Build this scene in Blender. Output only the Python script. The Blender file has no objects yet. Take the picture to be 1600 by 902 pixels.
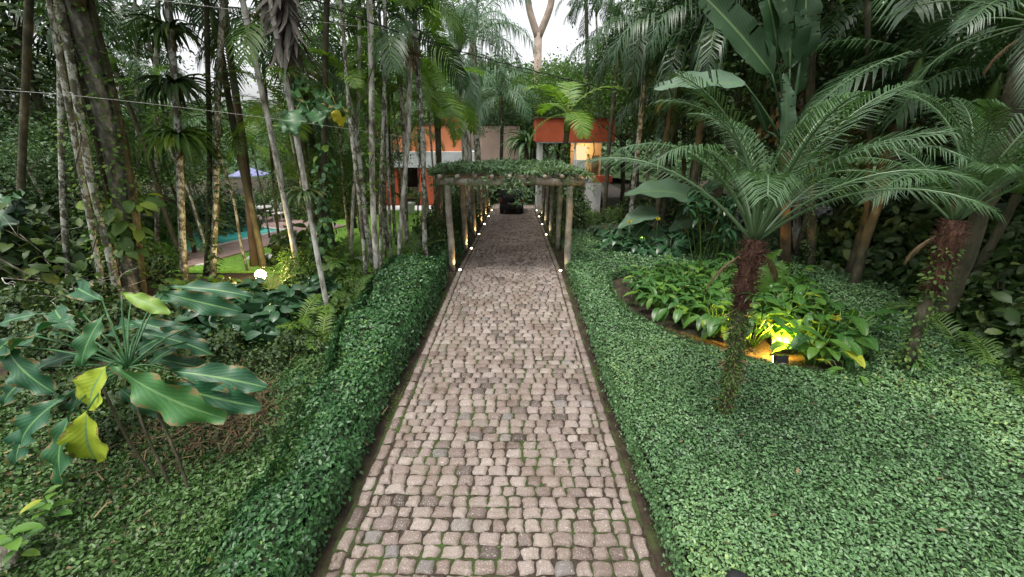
import bpy, math, random
import numpy as np
from mathutils import Vector
R = math.radians
rng = np.random.default_rng(7); random.seed(7)
scene = bpy.context.scene
COL = scene.collection
# ---------------------------------------------------------------- camera
PITCH, YAW, FPX, CAMX, CAMZ = R(20.9), R(0.753), 640.0, 0.219, 3.53
cam_d = bpy.data.cameras.new('camera'); cam = bpy.data.objects.new('camera', cam_d); COL.objects.link(cam)
cam.location = (CAMX, 0, CAMZ); cam.rotation_euler = (R(90) - PITCH, 0, YAW)
cam_d.sensor_width = 36; cam_d.lens = FPX / 1600 * 36; cam_d.clip_start = 0.05; cam_d.clip_end = 600
scene.camera = cam
# ---------------------------------------------------------------- world and sun (overcast late afternoon)
SUN_EL, SUN_AZ = R(74), R(215)
w = bpy.data.worlds.new('World'); scene.world = w; w.use_nodes = True
nt = w.node_tree; nt.nodes.clear()
sky = nt.nodes.new('ShaderNodeTexSky'); sky.sky_type = 'NISHITA'; sky.sun_disc = False
sky.sun_elevation = SUN_EL; sky.sun_rotation = SUN_AZ; sky.air_density = 1.0; sky.dust_density = 4.0; sky.ozone_density = 1.0
hs = nt.nodes.new('ShaderNodeHueSaturation'); hs.inputs['Saturation'].default_value = 0.12
bg = nt.nodes.new('ShaderNodeBackground'); bg.inputs['Strength'].default_value = 0.15
wo = nt.nodes.new('ShaderNodeOutputWorld')
nt.links.new(sky.outputs[0], hs.inputs['Color']); nt.links.new(hs.outputs[0], bg.inputs[0]); nt.links.new(bg.outputs[0], wo.inputs[0])
sd = bpy.data.lights.new('sun', 'SUN'); sd.energy = 1.5; sd.angle = R(25); sd.color = (1, .94, .84)
sun = bpy.data.objects.new('sun', sd); COL.objects.link(sun)
sun.rotation_euler = Vector((math.sin(SUN_AZ) * math.cos(SUN_EL), math.cos(SUN_AZ) * math.cos(SUN_EL), math.sin(SUN_EL))).to_track_quat('Z', 'Y').to_euler()
vs = scene.view_settings; vs.view_transform = 'Standard'; vs.look = 'None'; vs.gamma = 1; vs.exposure = 1.12; vs.use_curve_mapping = False
cy = scene.cycles; cy.max_bounces = 5; cy.diffuse_bounces = 3; cy.glossy_bounces = 2; cy.transmission_bounces = 3; cy.transparent_max_bounces = 4
cy.use_denoising = True; cy.use_adaptive_sampling = True; cy.adaptive_threshold = 0.02; cy.sample_clamp_indirect = 4
try: cy.denoiser = 'OPENIMAGEDENOISE'
except Exception: pass

# ---------------------------------------------------------------- ground shape and picture-to-place helpers
def sstep(a, b, x):
    t = np.clip((np.asarray(x, float) - a) / (b - a), 0, 1); return t * t * (3 - 2 * t)
def g(x, y):
    x = np.asarray(x, float); y = np.asarray(y, float)
    base = -0.066 * np.clip(y - 10.5, 0, 16)
    t = sstep(-3.6, -5.0, x) * sstep(10.0, 11.5, y) * (1 - sstep(21, 23, y))
    return base * (1 - t) + (-0.28) * t
_a, _p = YAW, PITCH
FW = np.array([-math.sin(_a) * math.cos(_p), math.cos(_a) * math.cos(_p), -math.sin(_p)])
RT = np.array([math.cos(_a), math.sin(_a), 0.0]); UP = np.cross(RT, FW)
CP = np.array([CAMX, 0, CAMZ])
def ray(px, py): return FW + (px - 800) / FPX * RT - (py - 451) / FPX * UP
def G(px, py, h=0.0):
    d = ray(px, py); z = 0.0; p = CP
    for _ in range(12):
        t = (z + h - CAMZ) / d[2]; p = CP + d * t; z = float(g(p[0], p[1]))
    return np.array([p[0], p[1], z + h])
def Q(px, py, Y):
    d = ray(px, py); return CP + d * (Y / d[1])
def snoise(x, y, s=1.0, seed=0):
    r = np.random.default_rng(seed); o = 0
    for k in range(5):
        a = r.uniform(0, 6.28); f = (1.0, 1.7, 2.9, 4.6, 7.9)[k] / s; ph = r.uniform(0, 6.28)
        o = o + np.sin((x * math.cos(a) + y * math.sin(a)) * f + ph + 1.3 * np.sin((y * math.cos(a) - x * math.sin(a)) * f * .8 + ph)) / (1.0, 1.3, 1.8, 2.4, 3.2)[k]
    return o / 2.6

# ---------------------------------------------------------------- mesh builder
class MB:
    def __init__(s): s.V = []; s.F = []; s.M = []; s.A = []; s.U = []; s.n = 0
    def add(s, V, F, var=0.5, uv=None, mi=0):
        V = np.asarray(V, float).reshape(-1, 3); k = len(V)
        if not isinstance(F, list): F = [F]
        elif np.ndim(F[0]) == 1: F = [np.array(F)]
        for f in F:
            f = np.asarray(f, int)
            if len(f): s.F.append(f + s.n); s.M.append(np.full(len(f), mi))
        s.V.append(V); s.A.append(np.broadcast_to(np.asarray(var, float), (k,)).copy())
        s.U.append(np.zeros((k, 2)) if uv is None else np.asarray(uv, float)); s.n += k
        return s
    def box(s, x0, x1, y0, y1, z0, z1, mi=0, var=.5):
        V = [(x, y, z) for z in (z0, z1) for x, y in ((x0, y0), (x1, y0), (x1, y1), (x0, y1))]
        return s.add(V, [[0, 3, 2, 1], [4, 5, 6, 7], [0, 1, 5, 4], [1, 2, 6, 5], [2, 3, 7, 6], [3, 0, 4, 7]], var, None, mi)
    def tube(s, pts, rad, n=8, mi=0, var=.5, cap=True):
        pts = np.asarray(pts, float); m = len(pts); rad = np.broadcast_to(np.asarray(rad, float), (m,))
        T = np.gradient(pts, axis=0); T /= np.linalg.norm(T, axis=1)[:, None] + 1e-9
        ref = np.array([0, 0, 1.0]) if abs(T[:, 2]).mean() < .8 else np.array([0, 1.0, 0])
        X = np.cross(T, ref); X /= np.linalg.norm(X, axis=1)[:, None] + 1e-9; Y = np.cross(T, X)
        a = np.linspace(0, 2 * np.pi, n, endpoint=False)
        V = pts[:, None] + rad[:, None, None] * (np.cos(a)[None, :, None] * X[:, None] + np.sin(a)[None, :, None] * Y[:, None])
        i = np.arange(m - 1)[:, None] * n; j = np.arange(n)[None]; j2 = (j + 1) % n
        F = np.stack([i + j, i + j2, i + n + j2, i + n + j], -1).reshape(-1, 4)
        uv = np.stack(np.broadcast_arrays(j / n, np.arange(m)[:, None] / m), -1).reshape(-1, 2)
        s.add(V.reshape(-1, 3), F, var, uv, mi)
        if cap:
            k = s.n - m * n
            for o_, rev in ((k, 1), (k + (m - 1) * n, 0)):
                f = np.arange(n) + o_; s.F.append((f[::-1] if rev else f)[None]); s.M.append(np.array([mi]))
        return s
    def scatter(s, T, P, Rm, S, var=.5, mi=0):
        V, F, uv = T; P = np.asarray(P); N = len(P)
        if N == 0: return s
        S = np.asarray(S, float)
        S = np.repeat(S[:, None], 3, 1) if S.ndim == 1 else S
        X = np.einsum('nij,nkj->nki', Rm, V[None] * S[:, None]) + P[:, None]
        F = np.asarray(F); k = len(V)
        FF = (F[None] + (np.arange(N) * k)[:, None, None]).reshape(-1, F.shape[1])
        va = np.repeat(np.broadcast_to(var, (N,)), k)
        return s.add(X.reshape(-1, 3), FF, va, np.tile(uv, (N, 1)), mi)
    def arrays(s):
        return s
    def build(s, name, mats, parent=None, smooth=True, loc=None):
        me = bpy.data.meshes.new(name)
        V = np.concatenate(s.V); 
        if loc is not None: V = V - np.asarray(loc)
        me.vertices.add(len(V)); me.vertices.foreach_set('co', V.astype(np.float32).ravel())
        L = np.concatenate([f.ravel() for f in s.F]); tot = np.concatenate([np.full(len(f), f.shape[1]) for f in s.F])
        st = np.concatenate([[0], np.cumsum(tot)[:-1]])
        me.loops.add(len(L)); me.loops.foreach_set('vertex_index', L.astype(np.int32))
        me.polygons.add(len(tot)); me.polygons.foreach_set('loop_start', st.astype(np.int32))
        me.polygons.foreach_set('material_index', np.concatenate(s.M).astype(np.int32))
        me.update(calc_edges=True)
        me.polygons.foreach_set('use_smooth', np.full(len(tot), bool(smooth)))
        at = me.attributes.new('var', 'FLOAT', 'POINT'); at.data.foreach_set('value', np.concatenate(s.A).astype(np.float32))
        u = me.uv_layers.new(name='UVMap'); u.data.foreach_set('uv', np.concatenate(s.U)[L].astype(np.float32).ravel())
        for m in (mats if isinstance(mats, (list, tuple)) else [mats]): me.materials.append(m)
        me.update()
        o = bpy.data.objects.new(name, me); COL.objects.link(o)
        if parent is not None: o.parent = parent
        if loc is not None: o.location = loc
        return o
def tag(o, label=None, cat=None, group=None, kind=None):
    if label: o['label'] = label
    if cat: o['category'] = cat
    if group: o['group'] = group
    if kind: o['kind'] = kind
    return o
def thing(name, loc, label, cat, group=None, rz=0):
    o = bpy.data.objects.new(name, None); COL.objects.link(o); o.empty_display_size = .1
    o.location = loc; o.rotation_euler = (0, 0, rz); return tag(o, label, cat, group)
def dup(root, loc, rz=0, sc=1.0, label=None, group=None, tilt=(0, 0)):
    r = root.copy(); COL.objects.link(r); r.location = loc; r.rotation_euler = (tilt[0], tilt[1], rz)
    r.scale = (sc, sc, sc) if np.isscalar(sc) else sc
    if label: r['label'] = label
    if group: r['group'] = group
    for ch in root.children:
        c = ch.copy(); COL.objects.link(c); c.parent = r
        for gch in ch.children:
            d = gch.copy(); COL.objects.link(d); d.parent = c
    return r

# ---------------------------------------------------------------- orientation + leaf templates
def unit(v): v = np.asarray(v, float); return v / (np.linalg.norm(v, axis=-1, keepdims=True) + 1e-9)
def frames(d, n):
    d = unit(d); x = unit(np.cross(d, n)); z = np.cross(x, d); return np.stack([x, d, z], -1)
def leaf_frames(N, normal, tilt=.6, r=rng, down=0.0):
    nn = unit(np.broadcast_to(normal, (N, 3)) + r.normal(0, tilt, (N, 3)))
    d = r.normal(0, 1, (N, 3)); d = unit(d - nn * (d * nn).sum(1)[:, None]); d[:, 2] -= down
    return frames(d, nn)
# oval leaf: 6 verts, folded on the midrib, base at origin, length 1 along +Y
LEAF = (np.array([[0, 0, 0], [-.27, .33, .06], [-.22, .72, .05], [0, 1, -.06], [.22, .72, .05], [.27, .33, .06]], float),
        np.array([[0, 3, 2, 1], [0, 5, 4, 3]]), np.array([[.5, 0], [0, .33], [.1, .72], [.5, 1], [.9, .72], [1, .33]], float))
LANCE = (LEAF[0] * [.55, 1, 1], LEAF[1], LEAF[2])
def grid_leaf(nl=7, nw=4, width=.3, bend=-.6, fold=.25, wave=0.0, shape='oval', tip=.0, seed=0):
    """blade along +Y from the origin, length 1, arching down by bend (radians)"""
    r = np.random.default_rng(seed); t = np.linspace(0, 1, nl); u = np.linspace(-1, 1, nw + 1)
    if shape == 'oval': wd = np.sin(np.pi * np.clip(t, 0, 1) ** .8) ** .75
    elif shape == 'obov': wd = (np.sin(np.pi * np.clip(t, 0, 1) ** 1.25 * .97 + .03 * t) ** .8) * .98 + .03
    elif shape == 'heart': wd = np.sin(np.pi * np.clip(t * .96 + .04, 0, 1) ** .55) ** .8
    elif shape == 'strap': wd = np.clip(np.minimum(1, (1 - t) * 2.2), 0, 1) * .8 + .05
    else: wd = np.minimum(1, np.minimum(t * 8 + .1, (1 - t) ** .6 * 1.6))
    a = bend * t; dt = 1 / (nl - 1)
    y = np.concatenate([[0], np.cumsum(np.cos((a[1:] + a[:-1]) / 2)) * dt]); z = np.concatenate([[0], np.cumsum(np.sin((a[1:] + a[:-1]) / 2)) * dt])
    X = u[None] * wd[:, None] * width; 
    Zl = np.abs(u)[None] * wd[:, None] * width * fold + wave * width * np.sin(t[:, None] * 19 + np.sign(u)[None] * 1.3 + seed) * np.abs(u)[None] ** 2
    V = np.stack([X, y[:, None] - Zl * np.sin(a)[:, None], z[:, None] + Zl * np.cos(a)[:, None]], -1).reshape(-1, 3)
    W = nw + 1; i = np.arange(nl - 1)[:, None] * W; j = np.arange(nw)[None]
    F = np.stack([i + j, i + j + 1, i + W + j + 1, i + W + j], -1).reshape(-1, 4)
    uv = np.stack(np.broadcast_arrays((u[None] + 1) / 2, t[:, None]), -1).reshape(-1, 2)
    return V, F, uv

# ---------------------------------------------------------------- materials
def mat(name):
    m = bpy.data.materials.new(name); m.use_nodes = True; n = m.node_tree; n.nodes.clear(); return m, n
def N(n, t, **k):
    x = n.nodes.new(t)
    for a, b in k.items():
        if hasattr(x, a) and a not in ('Scale', 'Detail'): setattr(x, a, b)
        else: x.inputs[a].default_value = b
    return x
def ramp(n, fac, stops, interp='LINEAR'):
    r = n.nodes.new('ShaderNodeValToRGB'); r.color_ramp.interpolation = interp; e = r.color_ramp.elements
    while len(e) < len(stops): e.new(.5)
    for k, (p, c) in enumerate(stops): e[k].position = p; e[k].color = (*c, 1) if len(c) == 3 else c
    n.links.new(fac, r.inputs[0]); return r.outputs[0]
def mixc(n, fac, a, b, mode='MIX'):
    m = n.nodes.new('ShaderNodeMix'); m.data_type = 'RGBA'; m.blend_type = mode
    for s, v in ((m.inputs[0], fac), (m.inputs[6], a), (m.inputs[7], b)):
        if hasattr(v, 'links'): n.links.new(v, s)
        elif isinstance(v, (int, float)): s.default_value = v
        else: s.default_value = (*v, 1)
    return m.outputs[2]
def noise(n, scale, detail=3, rough=.5, vec=None, out=0):
    x = n.nodes.new('ShaderNodeTexNoise'); x.inputs['Scale'].default_value = scale; x.inputs['Detail'].default_value = detail; x.inputs['Roughness'].default_value = rough
    if vec is not None: n.links.new(vec, x.inputs['Vector'])
    return x.outputs[out]
def objco(n): return n.nodes.new('ShaderNodeTexCoord').outputs['Object']
def leafmat(name, stops, rough=.42, trans=.22, rib=None, veins=0, spec=.35, spots=0):
    m, n = mat(name); at = N(n, 'ShaderNodeAttribute', attribute_name='var')
    c = ramp(n, at.outputs['Fac'], stops)
    nz = noise(n, 2.2, 2, .5, objco(n)); c = mixc(n, ramp(n, nz, [(.35, (0,) * 3), (.7, (.55,) * 3)]), c, mixc(n, 1.0, c, (.72, .78, .62), 'MULTIPLY'))
    if rib:
        uv = n.nodes.new('ShaderNodeTexCoord').outputs['UV']; sx = n.nodes.new('ShaderNodeSeparateXYZ'); n.links.new(uv, sx.inputs[0])
        d = N(n, 'ShaderNodeMath', operation='SUBTRACT'); n.links.new(sx.outputs[0], d.inputs[0]); d.inputs[1].default_value = .5
        ab = N(n, 'ShaderNodeMath', operation='ABSOLUTE'); n.links.new(d.outputs[0], ab.inputs[0])
        f = ramp(n, ab.outputs[0], [(.012, (1,) * 3), (.05, (0,) * 3)])
        c = mixc(n, f, c, rib)
        if veins:
            a1 = N(n, 'ShaderNodeMath', operation='MULTIPLY_ADD'); n.links.new(ab.outputs[0], a1.inputs[0]); a1.inputs[1].default_value = -veins * .9
            b1 = N(n, 'ShaderNodeMath', operation='MULTIPLY'); n.links.new(sx.outputs[1], b1.inputs[0]); b1.inputs[1].default_value = veins
            n.links.new(b1.outputs[0], a1.inputs[2])
            s1 = N(n, 'ShaderNodeMath', operation='SINE'); n.links.new(a1.outputs[0], s1.inputs[0])
            f2 = ramp(n, s1.outputs[0], [(.9, (0,) * 3), (1.0, (.4,) * 3)])
            c = mixc(n, f2, c, rib)
    if spots:
        co = objco(n); c = mixc(n, ramp(n, noise(n, 26, 4, .7, co), [(.66, (0,) * 3), (.70, (spots,) * 3)]), c, (.10, .07, .025)); uv2 = N(n, 'ShaderNodeMath', operation='ADD'); n.links.new(ab.outputs[0], uv2.inputs[0]); n.links.new(noise(n, 9, 4, .7, co), uv2.inputs[1]); c = mixc(n, ramp(n, uv2.outputs[0], [(.0, (0,) * 3), (1.0, (0,) * 3)]) if False else ramp(n, uv2.outputs[0], [(.97, (0,) * 3), (1.0, (.8,) * 3)]), c, (.16, .11, .04)); c = mixc(n, ramp(n, noise(n, 7, 4, .7, co), [(.45, (0,) * 3), (.7, (.45,) * 3)]), c, mixc(n, 1.0, c, (1.7, 1.5, 1.0), 'MULTIPLY'))
    b = N(n, 'ShaderNodeBsdfPrincipled'); n.links.new(c, b.inputs['Base Color']); b.inputs['Roughness'].default_value = rough; b.inputs['Specular IOR Level'].default_value = spec
    if veins:
        bp = n.nodes.new('ShaderNodeBump'); bp.inputs['Strength'].default_value = .10; bp.inputs['Distance'].default_value = .006; n.links.new(s1.outputs[0], bp.inputs['Height']); n.links.new(bp.outputs[0], b.inputs['Normal'])
    t = n.nodes.new('ShaderNodeBsdfTranslucent'); n.links.new(mixc(n, 1.0, c, (1.1, 1.25, .5), 'MULTIPLY'), t.inputs[0])
    mx = n.nodes.new('ShaderNodeMixShader'); mx.inputs[0].default_value = trans
    n.links.new(b.outputs[0], mx.inputs[1]); n.links.new(t.outputs[0], mx.inputs[2])
    o = n.nodes.new('ShaderNodeOutputMaterial'); n.links.new(mx.outputs[0], o.inputs[0]); return m
def solid(name, stops, scale=6, rough=.8, bump=.3, bscale=None, detail=4, metal=0, stretch=None, extra=None, spec=.3, bdist=.02):
    """noise-coloured surface"""
    m, n = mat(name); co = objco(n)
    if stretch:
        mp = n.nodes.new('ShaderNodeMapping'); mp.inputs['Scale'].default_value = stretch; n.links.new(co, mp.inputs[0]); co = mp.outputs[0]
    c = ramp(n, noise(n, scale, detail, .6, co), stops) if len(stops) > 1 else mixc(n, ramp(n, noise(n, scale, detail, .6, co), [(.3, (0,) * 3), (.7, (1,) * 3)]), stops[0][1], tuple(v * .82 for v in stops[0][1]))
    if extra: c = extra(n, co, c)
    b = N(n, 'ShaderNodeBsdfPrincipled'); n.links.new(c, b.inputs['Base Color']); b.inputs['Roughness'].default_value = rough; b.inputs['Metallic'].default_value = metal; b.inputs['Specular IOR Level'].default_value = spec
    if bump:
        bp = n.nodes.new('ShaderNodeBump'); bp.inputs['Strength'].default_value = bump; bp.inputs['Distance'].default_value = bdist
        n.links.new(noise(n, bscale or scale * 4, 4, .6, co), bp.inputs['Height']); n.links.new(bp.outputs[0], b.inputs['Normal'])
    o = n.nodes.new('ShaderNodeOutputMaterial'); n.links.new(b.outputs[0], o.inputs[0]); return m
def emit(name, col, st):
    m, n = mat(name); e = n.nodes.new('ShaderNodeEmission'); e.inputs[0].default_value = (*col, 1); e.inputs[1].default_value = st
    o = n.nodes.new('ShaderNodeOutputMaterial'); n.links.new(e.outputs[0], o.inputs[0]); return m
M = {}
M['ground_cover'] = leafmat('ground_cover_leaf', [(0, (.038, .08, .036)), (.45, (.095, .195, .078)), (.85, (.17, .29, .125)), (1, (.24, .34, .10))], rough=.42, trans=.1, spec=.4)
M['wild_cover'] = leafmat('wild_cover_leaf', [(0, (.03, .055, .015)), (.5, (.055, .12, .03)), (.9, (.10, .19, .06)), (1, (.2, .2, .05))], rough=.45, trans=.15)
M['hedge'] = leafmat('hedge_leaf', [(0, (.018, .052, .020)), (.55, (.048, .125, .044)), (.9, (.10, .21, .07)), (1, (.2, .32, .06))], rough=.38, trans=.12)
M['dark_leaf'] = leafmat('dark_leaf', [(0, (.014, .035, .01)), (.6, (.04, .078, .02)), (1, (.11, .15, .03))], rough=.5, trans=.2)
M['mid_leaf'] = leafmat('mid_leaf', [(0, (.03, .07, .015)), (.6, (.08, .155, .033)), (1, (.18, .25, .05))], rough=.5, trans=.38)
M['bright_leaf'] = leafmat('bright_leaf', [(0, (.04, .09, .015)), (.6, (.08, .17, .03)), (1, (.16, .26, .04))], rough=.45, trans=.35)
M['grey_leaf'] = leafmat('grey_green_leaf', [(0, (.05, .10, .05)), (.6, (.085, .155, .07)), (1, (.15, .23, .11))], rough=.5, trans=.25)
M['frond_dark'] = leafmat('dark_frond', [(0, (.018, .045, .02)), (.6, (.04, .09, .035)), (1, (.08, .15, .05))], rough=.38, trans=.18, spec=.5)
M['frond'] = leafmat('green_frond', [(0, (.035, .085, .022)), (.6, (.09, .175, .04)), (1, (.18, .27, .055))], rough=.42, trans=.3)
M['frond_bright'] = leafmat('bright_frond', [(0, (.05, .12, .02)), (.6, (.13, .24, .035)), (1, (.25, .34, .05))], rough=.45, trans=.4)
M['frond_grey'] = leafmat('silvery_frond', [(0, (.05, .10, .06)), (.6, (.10, .18, .11)), (1, (.16, .25, .15))], rough=.42, trans=.25)
M['phoenix'] = leafmat('date_palm_frond', [(0, (.025, .058, .022)), (.5, (.05, .105, .042)), (1, (.10, .17, .08))], rough=.32, trans=.2, spec=.5)
M['big_leaf'] = leafmat('big_wavy_leaf', [(0, (.012, .055, .035)), (.5, (.018, .085, .04)), (.78, (.05, .16, .04)), (.9, (.26, .36, .03)), (1, (.33, .40, .03))], rough=.5, trans=.18, rib=(.13, .26, .10), veins=55, spec=.45, spots=.8)
M['banana'] = leafmat('paddle_leaf', [(0, (.008, .024, .010)), (.5, (.018, .048, .018)), (1, (.09, .15, .10))], rough=.5, trans=.12, rib=(.09, .15, .06), veins=90, spec=.25)
M['bed_leaf'] = leafmat('bed_leaf', [(0, (.02, .07, .02)), (.5, (.05, .14, .03)), (.85, (.12, .24, .035)), (1, (.4, .38, .03))], rough=.33, trans=.3, rib=(.12, .22, .05), spec=.5)
M['dark_bed_leaf'] = leafmat('dark_bed_leaf', [(0, (.012, .045, .02)), (.7, (.03, .085, .035)), (1, (.05, .12, .05))], rough=.33, trans=.12, rib=(.06, .12, .05), spec=.5)
M['yellow_leaf'] = leafmat('yellow_leaf', [(0, (.3, .3, .03)), (1, (.55, .45, .04))], rough=.5, trans=.4)
M['dead_leaf'] = leafmat('dead_leaf', [(0, (.06, .035, .02)), (.6, (.14, .09, .05)), (1, (.25, .18, .10))], rough=.8, trans=.15)
def lichen(n, co, c):
    v = n.nodes.new('ShaderNodeTexVoronoi'); v.inputs['Scale'].default_value = 11; n.links.new(co, v.inputs['Vector'])
    f = ramp(n, noise(n, 9, 6, .75, co), [(.49, (0,) * 3), (.53, (.9,) * 3)]); return mixc(n, f, c, mixc(n, noise(n, 30, 3, .7, co), (.22, .23, .18), (.58, .59, .53)))
M['bark_white'] = solid('lichen_white_bark', [(.34, (.07, .065, .045)), (.47, (.26, .25, .21)), (.56, (.44, .43, .39)), (.72, (.58, .57, .52))], 9, .85, .5, 30, stretch=(1, 1, .35))
M['bark_lichen'] = solid('lichen_mottled_bark', [(.3, (.035, .035, .022)), (.55, (.11, .10, .07)), (.75, (.2, .19, .14))], 5, .9, .6, 25, extra=lichen, stretch=(1, 1, .6))
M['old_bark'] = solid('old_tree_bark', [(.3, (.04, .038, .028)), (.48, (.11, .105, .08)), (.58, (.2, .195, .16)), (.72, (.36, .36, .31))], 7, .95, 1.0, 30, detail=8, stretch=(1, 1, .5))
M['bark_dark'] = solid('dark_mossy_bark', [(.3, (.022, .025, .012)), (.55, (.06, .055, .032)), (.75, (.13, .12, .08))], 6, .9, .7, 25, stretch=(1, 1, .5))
M['bark_brown'] = solid('smooth_brown_bark', [(.3, (.07, .045, .03)), (.6, (.15, .10, .065)), (.8, (.2, .15, .10))], 5, .85, .5, 20, stretch=(1, 1, .3))
M['bark_pink'] = solid('pinkish_bark', [(.3, (.25, .19, .15)), (.7, (.42, .34, .28))], 3, .85, .3)
M['fibre'] = solid('rusty_fibre', [(.3, (.02, .010, .007)), (.55, (.075, .036, .022)), (.75, (.18, .11, .07))], 18, .95, 1.0, 60, stretch=(1, 1, .3))
M['soil'] = solid('soil', [(.3, (.018, .014, .009)), (.6, (.045, .034, .022)), (.8, (.08, .065, .04))], 3.5, .95, .9, 22, detail=8)
M['wood'] = solid('weathered_log', [(.3, (.10, .09, .07)), (.55, (.20, .185, .15)), (.75, (.32, .30, .25))], 5, .9, .6, 30, stretch=(1, 1, 1))
M['rock'] = solid('mossy_rock', [(.3, (.05, .06, .03)), (.5, (.14, .13, .10)), (.75, (.36, .34, .30))], 7, .9, .9, 20)
M['orange'] = solid('orange_plaster', [(.3, (.44, .15, .065)), (.7, (.56, .21, .10))], .8, .85, .1)
M['orange_red'] = solid('burnt_orange_plaster', [(.3, (.29, .06, .025)), (.5, (.36, .078, .032)), (.7, (.40, .09, .04))], 1.6, .85, .1)
M['peach'] = solid('faded_pink_plaster', [(.3, (.54, .40, .33)), (.7, (.66, .50, .42))], .9, .9, .1)
M['cream'] = solid('cream_plaster', [(.3, (.55, .42, .26)), (.7, (.66, .52, .34))], 1.2, .85, .1)
M['pale'] = solid('pale_grey_concrete', [(.3, (.36, .39, .41)), (.7, (.50, .53, .55))], 2.0, .8, .2)
M['white'] = solid('white_paint', [(.3, (.62, .62, .60)), (.7, (.78, .78, .76))], 3, .6, .05)
M['deck'] = solid('mauve_stone_deck', [(.3, (.30, .20, .19)), (.7, (.42, .30, .28))], 4, .75, .2)
M['slab_white'] = solid('white_stepping_slab', [(.3, (.5, .48, .45)), (.7, (.7, .68, .65))], 5, .8, .2)
M['black'] = solid('black_plastic', [(.5, (.02, .02, .022))], 5, .45, 0)
M['cable'] = solid('black_cable_rubber', [(.5, (.02, .02, .02))], 5, .6, 0)
M['wire'] = solid('pale_wire', [(.5, (.45, .45, .42))], 5, .5, 0)
M['lawn'] = leafmat('lawn_blade', [(0, (.14, .27, .04)), (.6, (.22, .42, .07)), (1, (.32, .5, .10))], rough=.6, trans=.3)
M['lawn_base'] = solid('lawn_turf', [(.3, (.16, .32, .05)), (.7, (.25, .44, .08))], 9, .95, .5, 60)
def glassy(name, col, rough=.08):
    m, n = mat(name); b = N(n, 'ShaderNodeBsdfPrincipled'); b.inputs['Base Color'].default_value = (*col, 1); b.inputs['Roughness'].default_value = rough; b.inputs['Specular IOR Level'].default_value = .7
    o = n.nodes.new('ShaderNodeOutputMaterial'); n.links.new(b.outputs[0], o.inputs[0]); return m
M['glass'] = glassy('dark_window_glass', (.03, .035, .04))
M['paint_car'] = glassy('dark_car_paint', (.012, .013, .016), .25)
M['tyre'] = glassy('tyre_rubber', (.015, .015, .015), .8)
M['tail'] = glassy('red_tail_lens', (.25, .01, .01), .2)
# ================================================================ THE SETTING
def grid_sheet(xs, ys, zf, name, m, kind='structure'):
    X, Y = np.meshgrid(xs, ys); Z = zf(X, Y); b = MB()
    nx = len(xs); i = np.arange(len(ys) - 1)[:, None] * nx; j = np.arange(nx - 1)[None]
    b.add(np.stack([X, Y, Z], -1).reshape(-1, 3), np.stack([i + j, i + j + 1, i + nx + j + 1, i + nx + j], -1).reshape(-1, 4))
    return tag(b.build(name, m), kind=kind)
def soil_extra(n, co, c):
    f = ramp(n, noise(n, 1.1, 6, .65, co), [(.52, (0,) * 3), (.68, (.8,) * 3)])
    c = mixc(n, f, c, mixc(n, noise(n, 14, 4, .7, co), (.025, .045, .012), (.07, .10, .025)))
    return c
M['ground'] = solid('leaf_litter_soil', [(.3, (.014, .010, .007)), (.55, (.034, .025, .016)), (.8, (.08, .06, .035))], 6, .95, 1.0, 26, detail=8, extra=soil_extra)
xs = np.concatenate([np.linspace(-260, -22, 18), np.linspace(-20, 20, 161), np.linspace(22, 260, 18)])
ys = np.concatenate([np.linspace(-60, -2, 12), np.linspace(-1, 34, 141), np.linspace(36, 300, 22)])
def pathdip(x): return 0.055 * sstep(1.9, 1.5, np.abs(x))
grid_sheet(xs, ys, lambda x, y: g(x, y) - pathdip(x) + .03 * snoise(x, y, .8, 3) * sstep(1.9, 2.4, np.abs(x)) * (1 - sstep(-4.8, -5.2, x) * (y > 10.5) * (y < 22.5)), 'ground', M['ground'])
# hill beyond the garden
def hz(x, y): return -1.3 + 15 * (1 - .6 * sstep(-15, -40, x)) * sstep(44, 90, y + .25 * np.abs(x)) + 1.2 * snoise(x, y, 9, 5)
M['hill'] = solid('wooded_hill', [(.3, (.02, .045, .015)), (.7, (.06, .10, .035))], .6, .95, .5)
grid_sheet(np.linspace(-150, 150, 61), np.linspace(40, 170, 40), hz, 'hill', M['hill'])

# ---- cobbled path: every sett is real geometry
M['sett'] = None
m, n = mat('granite_sett'); co = objco(n); at = N(n, 'ShaderNodeAttribute', attribute_name='var')
c = ramp(n, at.outputs['Fac'], [(0, (.065, .052, .044)), (.12, (.12, .094, .082)), (.35, (.195, .155, .137)), (.6, (.245, .205, .182)), (.8, (.30, .262, .232)), (.92, (.21, .188, .17)), (1, (.15, .145, .14))])
c = mixc(n, ramp(n, noise(n, 110, 3, .8, co), [(.35, (1,) * 3), (.6, (0,) * 3)]), c, mixc(n, 1.0, c, (.60, .56, .54), 'MULTIPLY'))
c = mixc(n, ramp(n, noise(n, 75, 2, .7, co), [(.58, (0,) * 3), (.72, (.8,) * 3)]), c, (.55, .49, .44))
c = mixc(n, ramp(n, noise(n, 1.6, 5, .6, co), [(.44, (0,) * 3), (.68, (.85,) * 3)]), c, mixc(n, 1.0, c, (.58, .50, .44), 'MULTIPLY'))
c = mixc(n, ramp(n, noise(n, 5, 5, .7, co), [(.60, (0,) * 3), (.74, (.5,) * 3)]), c, (.10, .13, .05))
b = N(n, 'ShaderNodeBsdfPrincipled'); n.links.new(c, b.inputs['Base Color']); b.inputs['Roughness'].default_value = .62; b.inputs['Specular IOR Level'].default_value = .4
bp = n.nodes.new('ShaderNodeBump'); bp.inputs['Strength'].default_value = .7; bp.inputs['Distance'].default_value = .006
n.links.new(noise(n, 55, 6, .7, co), bp.inputs['Height']); n.links.new(bp.outputs[0], b.inputs['Normal'])
o_ = n.nodes.new('ShaderNodeOutputMaterial'); n.links.new(b.outputs[0], o_.inputs[0]); M['sett'] = m
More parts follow.
